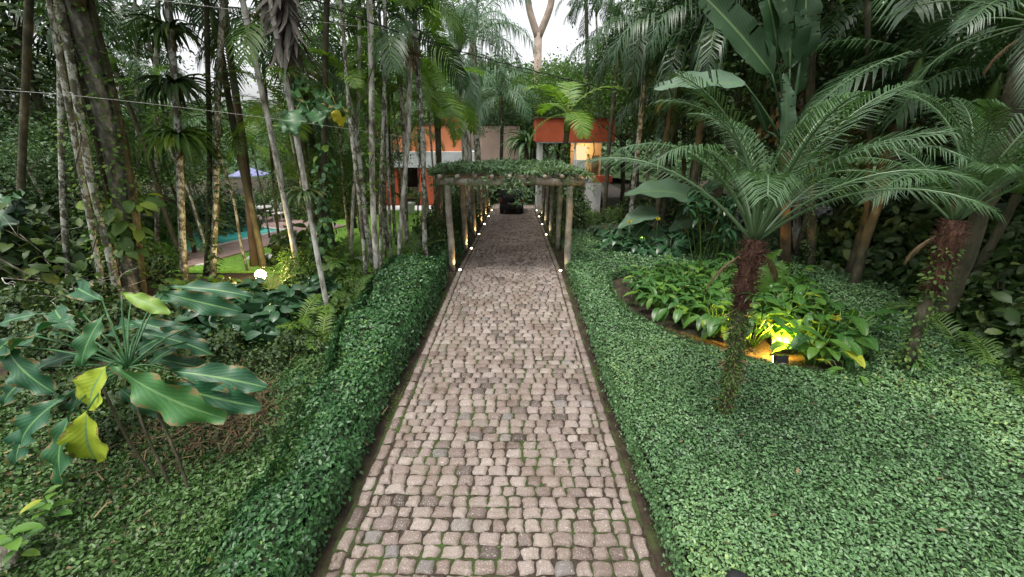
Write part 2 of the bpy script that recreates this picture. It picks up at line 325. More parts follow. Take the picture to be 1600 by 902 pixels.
def joint_extra(n, co, c):
    f = ramp(n, noise(n, 1.5, 6, .7, co), [(.47, (0,) * 3), (.58, (.85,) * 3)])
    return mixc(n, f, c, mixc(n, noise(n, 40, 3, .7, co), (.02, .04, .008), (.06, .11, .02)))
M['joint'] = solid('mossy_joint', [(.3, (.02, .015, .010)), (.7, (.06, .045, .032))], 20, .95, 1.0, 80, extra=joint_extra)
W2 = 1.425
def setts(b, cx, cyy, hw, hd, var, q=6):
    """arrays of setts: centres, half sizes"""
    K = len(cx); t = np.linspace(-1, 1, q + 1); U, V = np.meshgrid(t, t); U = U.ravel(); V = V.ravel()
    # squircle rounding
    Us = U * np.sqrt(1 - .07 * V * V); Vs = V * np.sqrt(1 - .07 * U * U)
    r = np.random.default_rng(len(cx))
    k = r.uniform(-.15, .15, (K, 4))     # skewed sides
    ph = r.uniform(0, 6.28, (K, 2))
    ang = r.normal(0, .035, K)
    x = hw[:, None] * (Us[None] * (1 + k[:, :1] * Vs[None])) + .005 * np.sin(Vs[None] * 3.5 + ph[:, :1])
    y = hd[:, None] * (Vs[None] * (1 + k[:, 1:2] * Us[None])) + .005 * np.sin(Us[None] * 3.5 + ph[:, 1:])
    e = np.maximum(np.abs(U), np.abs(V)); drop = np.clip((e - .68) / .32, 0, 1) ** 2.0
    tl = r.normal(0, .018, (K, 2))
    z = .040 - .036 * drop[None] + r.normal(0, .0045, K)[:, None] + tl[:, :1] * x + tl[:, 1:] * y + .0025 * np.sin(U[None] * 4 + ph[:, :1]) * np.cos(V[None] * 4 + ph[:, 1:])
    X = cx[:, None] + x * np.cos(ang)[:, None] - y * np.sin(ang)[:, None]; Y = cyy[:, None] + y * np.cos(ang)[:, None] + x * np.sin(ang)[:, None]
    Z = g(X * 0, Y) - .055 + .012 + z
    w_ = q + 1; i = np.arange(q)[:, None] * w_; j = np.arange(q)[None]
    F = np.stack([i + j, i + j + 1, i + w_ + j + 1, i + w_ + j], -1).reshape(-1, 4)
    FF = (F[None] + (np.arange(K) * w_ * w_)[:, None, None]).reshape(-1, 4)
    b.add(np.stack([X, Y, Z], -1).reshape(-1, 3), FF, np.repeat(var, w_ * w_), None, 0)
b = MB(); r = np.random.default_rng(5)
y = .9; rows = []
near, far = [], []
while y < 31:
    d = r.uniform(.122, .152); x = -W2 + .13 + r.uniform(0, .02); first = True
    while x < W2 - .13 - .05:
        wd = r.uniform(.135, .215) * (r.uniform(.45, .9) if first else 1); first = False
        if x + wd > W2 - .13 - .06: wd = W2 - .13 - x
        v = float(np.clip(r.normal(.5, .17), .02, .9)); q_ = r.random()
        if q_ < .03: v = r.uniform(.93, 1)
        elif q_ < .07: v = r.uniform(0, .12)
        (near if y < 12 else far).append((x + wd / 2, y + d / 2 + r.normal(0, .004), wd / 2 - .0065, d / 2 - .007, v)); x += wd
    y += d
for sx in (-1, 1):
    y = .9
    while y < 31:
        d = r.uniform(.17, .26); (near if y < 12 else far).append((sx * (W2 - .06) + r.normal(0, .004), y + d / 2, .056, d / 2 - .008, float(np.clip(r.normal(.45, .16), .05, .9)))); y += d
A = np.array(near); setts(b, A[:, 0], A[:, 1], A[:, 2], A[:, 3], A[:, 4], 7)
A = np.array(far); setts(b, A[:, 0], A[:, 1], A[:, 2], A[:, 3], A[:, 4], 4)
# joint bed
xs_ = np.linspace(-W2 - .03, W2 + .03, 25); ys_ = np.linspace(.8, 31, 220); X, Y = np.meshgrid(xs_, ys_)
i = np.arange(219)[:, None] * 25; j = np.arange(24)[None]
b.add(np.stack([X, Y, g(X * 0, Y) - .055 + .020 + .004 * snoise(X, Y, .2, 9)], -1).reshape(-1, 3), np.stack([i + j, i + j + 1, i + 26 + j, i + 25 + j], -1).reshape(-1, 4), .5, None, 1)
tag(b.build('path', [M['sett'], M['joint']]), kind='structure')
# beyond the pergola: paved forecourt
M['court'] = solid('forecourt_paving', [(.3, (.06, .05, .045)), (.7, (.15, .12, .105))], 3, .9, .5)
b = MB(); b.box(-9, 9, 31.02, 43, -1.1, -1.032); tag(b.build('forecourt', M['court'], smooth=False), kind='structure')

# moss tufts along the joints and edge strips (uncountable)
LITTLE = (LEAF[0] * [1, 1, 1], LEAF[1], LEAF[2])
K = 26000; x = np.concatenate([r.uniform(-W2, W2, K // 2), np.where(r.random(K // 2) < .6, -1, 1) * (W2 + .02 + np.abs(r.normal(0, .09, K // 2)))]); y = 1 + 14 * r.random(K) ** 1.5
keep = ((snoise(x, y, .5, 11) - .25 * np.abs(x + .1)) > .12) | (np.abs(x) > W2) & (snoise(x, y, .6, 12) > .25); 
# keep the tufts off the stone tops: use the row joints
x, y = x[keep], y[keep]
A = np.array(near + far)
def on_stone(x, y):
    o = np.zeros(len(x), bool)
    for s in range(0, len(x), 400):
        xx, yy = x[s:s + 400, None], y[s:s + 400, None]
        o[s:s + 400] = ((np.abs(xx - A[None, :, 0]) < A[None, :, 2] * .98) & (np.abs(yy - A[None, :, 1]) < A[None, :, 3] * .98)).any(1)
    return o
ok = ~on_stone(x, y); x, y = x[ok], y[ok]
P = np.stack([x, y, g(x * 0, y) - .055 + np.where(np.abs(x) < W2 + .03, .024, .012)], -1)
b = MB(); b.scatter(LITTLE, P, leaf_frames(len(P), (0, 0, 1), .8), r.uniform(.010, .024, len(P)), r.uniform(.2, .9, len(P)))
M['moss'] = leafmat('moss_leaf', [(0, (.03, .06, .01)), (.6, (.07, .14, .02)), (1, (.14, .24, .03))], rough=.7, trans=.2)
tag(b.build('moss', M['moss']), kind='stuff')

# ---- ground cover mats (uncountable leaves over a low dark mound)
def inpoly(x, y, P):
    x = np.asarray(x); o = np.zeros(x.shape, bool); P = np.asarray(P); j = len(P) - 1
    for i in range(len(P)):
        xi, yi, xj, yj = *P[i], *P[j]
        c = ((yi > y) != (yj > y)) & (x < (xj - xi) * (y - yi) / (yj - yi + 1e-12) + xi); o ^= c; j = i
    return o
def edist(x, y, P):
    P = np.asarray(P, float); d = np.full(np.shape(x), 1e9)
    for i in range(len(P)):
        a, b_ = P[i - 1], P[i]; ab = b_ - a; t = np.clip(((x - a[0]) * ab[0] + (y - a[1]) * ab[1]) / (ab @ ab), 0, 1)
        d = np.minimum(d, np.hypot(x - a[0] - t * ab[0], y - a[1] - t * ab[1]))
    return d
def cover(name, poly, hole, H, mats, dens, size, seed, bump=.05, edge=.12, thin=None, varf=None, tilt=.5, hs_=1.0, yref=5.0, spires=0):
    r = np.random.default_rng(seed); P = np.asarray(poly, float)
    def hf(x, y):
        d = edist(x, y, P); 
        if hole is not None: d = np.minimum(d, np.where(inpoly(x, y, hole), 0, edist(x, y, hole)))
        hh = H(x, y) if callable(H) else H
        return g(x, y) + hh * np.sqrt(np.clip(1 - (1 - np.clip(d / edge, 0, 1)) ** 2, 0, 1)) + bump * snoise(x, y, .35 * hs_, seed) + bump * .6 * snoise(x, y, 1.3, seed + 1)
    x0, y0 = P.min(0); x1, y1 = P.max(0)
    # density falls with distance from the camera; leaf size grows to match
    cells = []
    step = .5
    for cx_ in np.arange(x0, x1, step):
        for cy_ in np.arange(y0, y1, step):
            dd = math.hypot(cx_ + step / 2 - CAMX, cy_ + step / 2); dist = math.hypot(dd, CAMZ)
            f = 1 / max(1, dist / yref) ** 1.1; k = r.poisson(dens * f * step * step)
            cells.append(np.stack([cx_ + step * r.random(k), cy_ + step * r.random(k), np.full(k, f ** -.5)], -1))
    C = np.concatenate(cells); ok = inpoly(C[:, 0], C[:, 1], P)
    if hole is not None: ok &= ~inpoly(C[:, 0], C[:, 1], hole)
    C = C[ok]
    if thin is not None: C = C[r.random(len(C)) < thin(C[:, 0], C[:, 1])]
    x, y, sc = C.T; e = .03; h = hf(x, y); nx = -(hf(x + e, y) - hf(x - e, y)) / (2 * e); ny = -(hf(x, y + e) - hf(x, y - e)) / (2 * e)
    nrm = unit(np.stack([np.clip(nx, -2.5, 2.5), np.clip(ny, -2.5, 2.5), np.ones_like(nx)], -1))
    dep = np.abs(r.normal(0, .022, len(x))) * sc
    Pp = np.stack([x, y, h + .012 - dep], -1)
    var = np.clip(.45 + .22 * snoise(x, y, .9, seed + 4) + r.normal(0, .17, len(x)), 0, 1)
    if varf is not None: var = np.clip(varf(x, y, var, r), 0, 1)
    b = MB(); b.scatter(LEAF, Pp, leaf_frames(len(x), nrm, tilt, r), size * sc * r.uniform(.65, 1.25, len(x)), var, 0)
    # side walls of leaves
    polys = [P] + ([np.asarray(hole)] if hole is not None else [])
    for pi, pp in enumerate(polys):
        for i in range(len(pp)):
            a, c2 = pp[i - 1], pp[i]; L = np.hypot(*(c2 - a)); md = (a + c2) / 2; dist = math.hypot(np.hypot(md[0] - CAMX, md[1]), CAMZ); f = 1 / max(1, dist / yref) ** 1.1
            hh0 = float(H(md[0], md[1])) if callable(H) else H
            k = int(dens * f * L * hh0 * 1.1); t = r.random(k); nn = np.array([c2[1] - a[1], -(c2[0] - a[0])]) / (L + 1e-9)
            if inpoly(np.array([md[0] + nn[0] * .02]), np.array([md[1] + nn[1] * .02]), pp)[0]: nn = -nn
            if pi == 1: nn = -nn
            zz = r.random(k) ** .8 * hh0 * .95; px_ = a[0] + (c2[0] - a[0]) * t + nn[0] * r.normal(0, .03, k); py_ = a[1] + (c2[1] - a[1]) * t + nn[1] * r.normal(0, .03, k)
            if k: b.scatter(LEAF, np.stack([px_, py_, g(px_, py_) + zz], -1), leaf_frames(k, (nn[0], nn[1], .35), .45, r), size * f ** -.5 * r.uniform(.65, 1.2, k), np.clip(r.normal(.4, .17, k), 0, 1), 0)
    # inner mound so no light leaks
    sx = np.arange(x0, x1 + .12, .12); sy = np.arange(y0, y1 + .12, .12); X, Y = np.meshgrid(sx, sy)
    Z = hf(X, Y) - .035; ins = inpoly(X, Y, P) & (edist(X, Y, P) > .04)
    if hole is not None: ins &= ~(inpoly(X, Y, hole) | (edist(X, Y, hole) < .04))
    nxx = len(sx); i = np.arange(len(sy) - 1)[:, None] * nxx; j = np.arange(nxx - 1)[None]
    F = np.stack([i + j, i + j + 1, i + nxx + j + 1, i + nxx + j], -1).reshape(-1, 4); F = F[ins.ravel()[F].all(1)]
    b.add(np.stack([X, Y, Z], -1).reshape(-1, 3), F, .5, None, 1)
    return b, hf
M['mound'] = solid('light_blocking_underlayer', [(.3, (.012, .02, .008)), (.7, (.03, .05, .018))], 20, .95, .8, 60)  # dark layer added beneath the leaves to block light

BED = np.array([(2.55, 9.9), (2.35, 8.6), (2.45, 7.5), (2.75, 6.8), (3.2, 6.2), (3.7, 5.75), (4.2, 5.42), (4.9, 5.25), (5.5, 5.35), (6.0, 5.9), (6.4, 6.8), (6.9, 8.3), (7.2, 9.6), (6.6, 10.4), (5, 10.5), (3.4, 10.4)])
rightcov = [(1.56, .9), (1.58, 3), (1.55, 5), (1.60, 8), (1.60, 10.85), (2.6, 10.9), (7.4, 11.0), (8.4, 9.2), (8.3, 7.6), (7.8, 6.3), (7.2, 4.9), (6.6, 3.4), (6.0, .9)]
b, hf_right = cover('g', rightcov, BED, .26, None, 3900, .036, 21, hs_=.7, bump=.06, edge=.16, varf=lambda x, y, v, r: v + .12 * (snoise(x, y, .25, 91) > .5) - .15 * (snoise(x, y, .5, 92) > .6) + .14 * snoise(x, y, 1.4, 93) + .10 * sstep(3.5, 6, x) * sstep(6, 3, y))
tag(b.build('ground_cover', [M['ground_cover'], M['mound']]), kind='stuff')
c2 = [(1.78, 11.25), (1.85, 16.3), (3.2, 16.6), (5.2, 15.6), (5.6, 13.0), (5.2, 11.3)]
b, _ = cover('g', c2, None, .24, None, 2600, .042, 22, bump=.03, edge=.12)
tag(b.build('ground_cover', [M['ground_cover'], M['mound']]), kind='stuff')
c3 = [(5.7, 11.3), (5.9, 15), (8, 19), (15, 20), (14, 13), (11.5, 10), (9.4, 7.4), (8.3, 5.2), (7.9, 6.0), (8.5, 7.6), (8.6, 9.3), (7.5, 11.2)]
b, _ = cover('g', c3, None, .13, None, 2200, .045, 23, bump=.03, edge=.3)
tag(b.build('ground_cover', [M['ground_cover'], M['mound']]), kind='stuff')
# rough cover on the left
leftcov = [(-1.9, .9), (-2.1, 3.2), (-2.4, 5.2), (-2.6, 6.2), (-4.6, 6.0), (-6.5, 5.2), (-9, 4.6), (-9, .9)]
def dry(x, y): return np.exp(-(((x + 3.4) / .75) ** 2 + ((y - 4.35) / .6) ** 2))
b, hf_left = cover('g', leftcov, None, lambda x, y: .16 + .05 * snoise(x, y, .9, 2) + .26 * np.exp(-np.clip(-x - 2.3 - .1 * np.clip(y - 3, 0, 3), 0, 9) / .4), None, 2500, .046, 31, bump=.05, edge=.35, tilt=.7, thin=lambda x, y: 1 - .75 * dry(x, y) - .25 * (snoise(x, y, .5, 77) > .55), varf=lambda x, y, v, r: v + .25 * (r.random(len(x)) < .05))
tag(b.build('ground_cover', [M['wild_cover'], M['mound']]), kind='stuff')
# dry straw and dead grass in that patch
K = 2600; r = np.random.default_rng(8); x = -3.4 + r.normal(0, .6, K); y = 4.4 + r.normal(0, .5, K)
STRAW = (np.array([[-.03, 0, 0], [.03, 0, 0], [.02, .55, .1], [-.02, .55, .1], [0, 1, .02]]), np.array([[0, 1, 2, 3]]), np.zeros((5, 2)))
b = MB(); b.scatter(STRAW, np.stack([x, y, g(x, y) + .15 + r.uniform(0, .06, K)], -1), leaf_frames(K, (0, 0, 1), .45, r), r.uniform(.08, .26, K), r.random(K))
K = 1500; x = r.uniform(-6, -2.4, K); y = r.uniform(2, 6, K); b.scatter(LEAF, np.stack([x, y, g(x, y) + .17], -1), leaf_frames(K, (0, 0, 1), .6, r), r.uniform(.02, .05, K), r.random(K))
tag(b.build('dead_leaves', M['dead_leaf']), kind='stuff')
# ---- clipped hedge on the left of the path: a thing of its own
HP = [(-1.60, .9), (-1.56, 3), (-1.62, 5), (-1.57, 7), (-1.60, 9.9), (-2.85, 9.9), (-2.9, 8), (-2.7, 7), (-2.75, 6), (-2.45, 5), (-2.5, 4.2), (-2.25, 3.3), (-2.3, 2.4), (-2.05, .9)]
b, hf_hedge = cover('h', HP, None, lambda x, y: .38 + .32 * sstep(3, 8.0, y) + .09 * snoise(x, y, .7, 61), None, 2900, .052, 41, bump=.13, edge=.32, tilt=.6, hs_=.9, varf=lambda x, y, v, r: v + .35 * (snoise(x, y, .16, 55) > .8))
o = b.build('hedge', [M['hedge'], M['mound']]); tag(o, 'low clipped hedge of small glossy leaves along the left edge of the cobbled path', 'hedge')
# fallen leaves and twigs on the path and soil (uncountable)
K = 520; r = np.random.default_rng(18); x = r.uniform(-1.9, 2.0, K); y = 1.2 + r.random(K) ** 1.3 * 16
b = MB(); x2 = r.uniform(1.7, 7, 160); y2 = r.uniform(1.2, 10, 160); ok = inpoly(x2, y2, np.array(rightcov)) & ~inpoly(x2, y2, BED); x2, y2 = x2[ok], y2[ok]; b.scatter(LANCE, np.stack([x2, y2, hf_right(x2, y2) + .02], -1), leaf_frames(len(x2), (0, 0, 1), .3, r), r.uniform(.03, .09, len(x2)), r.random(len(x2)))
b.scatter(LEAF, np.stack([x, y, g(x, y) - np.where(abs(x) < 1.45, -.0, .03)], -1), leaf_frames(K, (0, 0, 1), .25, r), r.uniform(.012, .04, K), r.random(K))
for k in range(26):
    x0, y0 = r.uniform(-1.4, 1.5), 1.5 + 10 * r.random() ** 1.3; a = r.uniform(0, 6.28); L = r.uniform(.06, .22); t = np.linspace(0, 1, 4)[:, None]
    b.tube(np.array([x0, y0, float(g(x0, y0)) + .004]) + t * L * np.array([math.cos(a), math.sin(a), 0]) + np.sin(t * 3) * .02 * np.array([math.sin(a), -math.cos(a), 0]), .0022, 4, 0, .9)
tag(b.build('fallen_leaves', M['dead_leaf']), kind='stuff')
# ================================================================ PLANT TEMPLATES
def frond_mb(L=2.0, n=30, pin=.5, e0=60, bend=-80, droop=.5, wd=.022, sweep=.55, vee=.25, seed=0, start=.14, plume=0, var=.5, mi=0, arc=1.4, stalk=.5):
    r = np.random.default_rng(seed); b = MB(); t = np.linspace(0, 1, 14); a = R(e0) + R(bend) * t ** arc; d = L / 13
    ys = np.concatenate([[0], np.cumsum(np.cos((a[1:] + a[:-1]) / 2)) * d]); zs = np.concatenate([[0], np.cumsum(np.sin((a[1:] + a[:-1]) / 2)) * d])
    xs_ = .04 * L * np.sin(t * 2 + seed) * t
    b.tube(np.stack([xs_, ys, zs], -1), np.linspace(.016, .004, 14) * max(1, L / 1.6), 5, mi, .9)
    tt = np.repeat(np.linspace(start, .985, n), 2) + r.normal(0, .004, 2 * n); sd = np.tile([-1, 1], n)
    P = np.stack([np.interp(tt, t, xs_), np.interp(tt, t, ys), np.interp(tt, t, zs)], -1); aa = np.interp(tt, t, a)
    T = np.stack([0 * aa, np.cos(aa), np.sin(aa)], -1); U = np.stack([0 * aa, -np.sin(aa), np.cos(aa)], -1); S = np.stack([sd, 0 * aa, 0 * aa], -1)
    sw = sweep + .5 * tt ** 2 + r.normal(0, .06, 2 * n); ve = vee + r.normal(0, .07, 2 * n) + (r.uniform(-plume, plume, 2 * n) if plume else 0)
    D = unit(S + T * sw[:, None] + U * ve[:, None])
    ln = pin * np.sin(np.pi * np.clip(.16 + .80 * (tt - start) / (1 - start), 0, 1)) ** .6 * r.uniform(.85, 1.1, 2 * n)
    g1 = np.array([0, 0, -1.0]); W = unit(np.cross(D, U)) * (wd / 2)
    p0 = P; p1 = P + D * (ln * .5)[:, None] + g1 * (ln * droop * .14)[:, None]; p2 = P + D * (ln * (1 - droop * .25))[:, None] + g1 * (ln * droop * .62)[:, None]
    V = np.stack([p0 - W * .6, p0 + W * .6, p1 + W, p1 - W, p2], 1).reshape(-1, 3); k = np.arange(2 * n)[:, None] * 5
    vv = np.repeat(np.clip(var + r.normal(0, .12, 2 * n), 0, 1), 5)
    b.add(V, [(k + np.array([[0, 1, 2, 3]])), (k + np.array([[3, 2, 4]]))], vv, np.zeros((len(V), 2)), mi)
    return b
_fc = {}
def frond_mesh(key, m, **kw):
    if key not in _fc:
        o = frond_mb(**kw).build('frond', m); _fc[key] = o.data; bpy.data.objects.remove(o)
    return _fc[key]
KINDS = {  # name: (material, n fronds, list of template kwargs by elevation)
 'slim': ('frond', 9, dict(L=2.0, n=26, pin=.62, droop=.55, wd=.045, vee=.15)),
 'slimdark': ('frond_dark', 9, dict(L=2.1, n=26, pin=.65, droop=.8, wd=.045, vee=.1)),
 'bright': ('frond_bright', 8, dict(L=2.1, n=30, pin=.62, droop=.25, wd=.06, vee=.1, sweep=.35)),
 'queen': ('frond_grey', 15, dict(L=3.3, n=58, pin=.75, droop=1.15, wd=.035, vee=.2, plume=.8)),
 'queendark': ('frond_dark', 13, dict(L=3.0, n=46, pin=.7, droop=1.2, wd=.04, vee=.2, plume=.7)),
 'areca': ('frond', 10, dict(L=1.3, n=22, pin=.36, droop=.35, wd=.028, vee=.35)),
 'arecagold': ('frond_bright', 9, dict(L=1.0, n=20, pin=.30, droop=.45, wd=.022, vee=.25)),
}
def crown(root, kind, seed, size=1.0, top=(0, 0, 0), elev=(82, 5), n=None, bend=-85, az0=None, droopmore=0, var=.5):
    mn, nf, kw = KINDS[kind]; r = np.random.default_rng(seed); n = n or nf
    for k in range(n):
        f = (k + .5) / n; e = elev[0] + (elev[1] - elev[0]) * f + r.normal(0, 5); eb = int(round(e / 18) * 18); vs_ = k % 2
        key = (kind, eb, vs_, bend)
        me = frond_mesh(key, M[mn], e0=eb, bend=bend * (.6 + .5 * f) if False else bend, seed=vs_ + 3, **kw)
        o = bpy.data.objects.new('frond', me); COL.objects.link(o); o.parent = root; o.location = top
        az = (az0 or 0) + k * 2.39996 + r.normal(0, .2); s = size * r.uniform(.85, 1.1)
        o.rotation_euler = (r.normal(0, .08), r.normal(0, .1), az); o.scale = (s, s, s)
def trunk_pts(p0, p1, H, r, wob=.05, n=14):
    """line from p0 through p1, carried on to height H"""
    d = p1 - p0; t = (H - p0[2]) / d[2]; L = np.linspace(0, 1, n); P = p0[None] + d[None] * (L * t)[:, None]
    ph = r.uniform(0, 6.28, 2); P[:, 0] += wob * np.sin(L * 5 + ph[0]) * np.sin(L * 3.1); P[:, 1] += wob * np.sin(L * 4 + ph[1]) * np.sin(L * 3.1)
    return P
def palm(name, p0, p1, H, rad, bark, kind, label, cat='palm tree', group=None, seed=0, size=1.0, n=None, elev=(82, 5), shaft=True, wob=.05, bend=-85, flare=1.35):
    r = np.random.default_rng(seed + 100); p0 = np.asarray(p0, float).copy(); p0[2] -= .04
    P = trunk_pts(p0, np.asarray(p1, float), H, r, wob); P -= p0
    root = thing(name, p0, label, cat, group)
    rr = rad * np.interp(np.linspace(0, 1, len(P)), [0, .08, 1], [flare, 1, .8]) * (1 + r.normal(0, .03, len(P)))
    b = MB(); b.tube(P, rr, 10); b.build('trunk', M[bark], root)
    if shaft:
        T = P[-1] + np.array([0, 0, .55 * size]); b = MB(); b.tube(np.stack([P[-1] - [0, 0, .02], P[-1] + [0, 0, .25 * size], T]), [rad * 1.05, rad * 1.0, rad * .5], 8, 0, .7); b.build('crownshaft', M['frond'], root)
    else: T = P[-1]
    if kind: crown(root, kind, seed, size, T, elev, n, bend)
    return root, P + p0
# ---- broad-leaved tree templates
QUADLEAF = (np.array([[0, 0, 0], [-.26, .5, .05], [0, 1, -.05], [.26, .5, .05]]), np.array([[0, 3, 2, 1]]), np.array([[.5, 0], [0, .5], [.5, 1], [1, .5]], float))
def canopy(b, c, rad, K, Mn, ls, r, flat=.7, v0=.45, mi=0):
    for k in range(K):
        while True:
            u = r.uniform(-1, 1, 3)
            if .25 < np.linalg.norm(u) < 1: break
        q = np.asarray(c) + u * rad; cr = r.uniform(.28, .62) * min(rad) * .55; m_ = r.poisson(Mn)
        pp = q + r.normal(0, 1, (m_, 3)) * cr * [1, 1, flat * .7]
        b.scatter(QUADLEAF, pp, leaf_frames(m_, (0, 0, 1), .75, r, .25), ls * r.uniform(.6, 1.3, m_), np.clip(v0 + r.normal(0, .12) + r.normal(0, .14, m_), 0, 1), mi)
def tree_template(name, H, spread, bark, leaf, seed, K=34, Mn=110, ls=.17, rad=.16, low=.45):
    r = np.random.default_rng(seed); root = thing(name, (0, 0, -60), 'x', 'tree')
    P = trunk_pts(np.array([0, 0, -.1]), np.array([r.normal(0, .3), r.normal(0, .3), H * .6]), H * .75, r, .18, 10)
    b = MB(); b.tube(P, np.linspace(rad, rad * .4, 10), 9); b.build('trunk', M[bark], root)
    b = MB()
    for k in range(7):
        i = r.integers(4, 9); a = k * 2.4 + r.normal(0, .3); L = spread * r.uniform(.5, .9); e = r.uniform(.3, .9); t = np.linspace(0, 1, 6)[:, None]
        b.tube(P[i] + t * L * np.array([math.cos(a), math.sin(a), e]) + np.array([0, 0, .2]) * np.sin(t * 3) * L * .4, np.linspace(rad * .4, rad * .08, 6), 6)
    b.build('limbs', M[bark], root)
    b = MB(); canopy(b, (P[-1][0], P[-1][1], H * (low + 1) / 2), (spread, spread, H * (1 - low) / 2), K, Mn, ls, r); b.build('crown', M[leaf], root)
    return root
TT = {}
TT['grey'] = tree_template('broadleaf_tree', 8.5, 2.6, 'bark_lichen', 'grey_leaf', 1, 44, 120, .17)
TT['mid'] = tree_template('broadleaf_tree', 9.5, 3.0, 'bark_dark', 'mid_leaf', 2, 50, 130, .18)
TT['dark'] = tree_template('broadleaf_tree', 10.0, 3.2, 'bark_dark', 'dark_leaf', 3, 56, 140, .18, low=.25)
TT['bright'] = tree_template('broadleaf_tree', 8, 2.4, 'bark_brown', 'bright_leaf', 4, 40, 110, .16)
# ---- shrub templates
def shrub_template(name, W_, H, leaf, ls, cnt, seed, lf='oval'):
    r = np.random.default_rng(seed); b = MB()
    for k in range(7):
        a = r.uniform(0, 6.28); t = np.linspace(0, 1, 5)[:, None]
        b.tube(np.array([0, 0, -.05]) + t * np.array([math.cos(a) * W_ * .6, math.sin(a) * W_ * .6, H * .8]), np.linspace(.018, .006, 5), 5, 1)
    tmpl = {'oval': LEAF, 'lance': LANCE, 'big': grid_leaf(5, 2, .26, -.8, .2), 'strap': grid_leaf(5, 2, .06, -1.2, .3, 0, 'strap')}[lf]
    m_ = cnt; u = unit(r.normal(0, 1, (m_, 3))); u[:, 2] = np.abs(u[:, 2]); rr = r.uniform(.5, 1, m_) ** .5 * (1 + .18 * np.sin(u[:, 0] * 7 + seed) + .15 * np.sin(u[:, 1] * 9))
    pp = u * rr[:, None] * [W_, W_, H] * .95
    fr = leaf_frames(m_, unit(u * [1, 1, .6] + [0, 0, .5]), .5, r, .3)
    b.scatter(tmpl, pp, fr, ls * r.uniform(.6, 1.3, m_), np.clip(.5 + r.normal(0, .2, m_), 0, 1), 0)
    o = b.build(name, [M[leaf], M['bark_dark']]); o.location = (0, 0, -60); return o
SH = {
 'small': shrub_template('shrub', .8, 1.1, 'mid_leaf', .09, 2400, 11),
 'dark': shrub_template('shrub', .9, 1.3, 'dark_leaf', .13, 1900, 12),
 'dark2': shrub_template('shrub', 1.0, 1.4, 'dark_leaf', .26, 520, 13, 'big'),
 'bright': shrub_template('shrub', .7, 1.0, 'bright_leaf', .12, 1400, 14),
 'grey': shrub_template('shrub', .9, 1.2, 'grey_leaf', .11, 1900, 15),
 'big': shrub_template('leafy_plant', .8, 1.1, 'mid_leaf', .34, 200, 16, 'big'),
 'lance': shrub_template('leafy_plant', .7, .9, 'dark_bed_leaf', .42, 240, 17, 'big'),
 'hedge': shrub_template('shrub', .8, .8, 'hedge', .06, 4200, 18),
}
usedT = set()
def put_shrub(kind, p, sc, label, group=None, cat='shrub', rz=None):
    s = SH[kind]; o = s.copy(); COL.objects.link(o); o.location = (p[0], p[1], float(g(p[0], p[1])) - .03)
    sc = (sc, sc, sc) if np.isscalar(sc) else sc; o.scale = sc; o.rotation_euler = (0, 0, rng.uniform(0, 6.28) if rz is None else rz); return tag(o, label, cat, group)
def put_tree(kind, x, y, sc, label, group=None, sz=None):
    s = sc if sz is None else (sc, sc, sz)
    return dup(TT[kind], (x, y, float(g(x, y)) - .1), rng.uniform(0, 6.28), s, label, group)
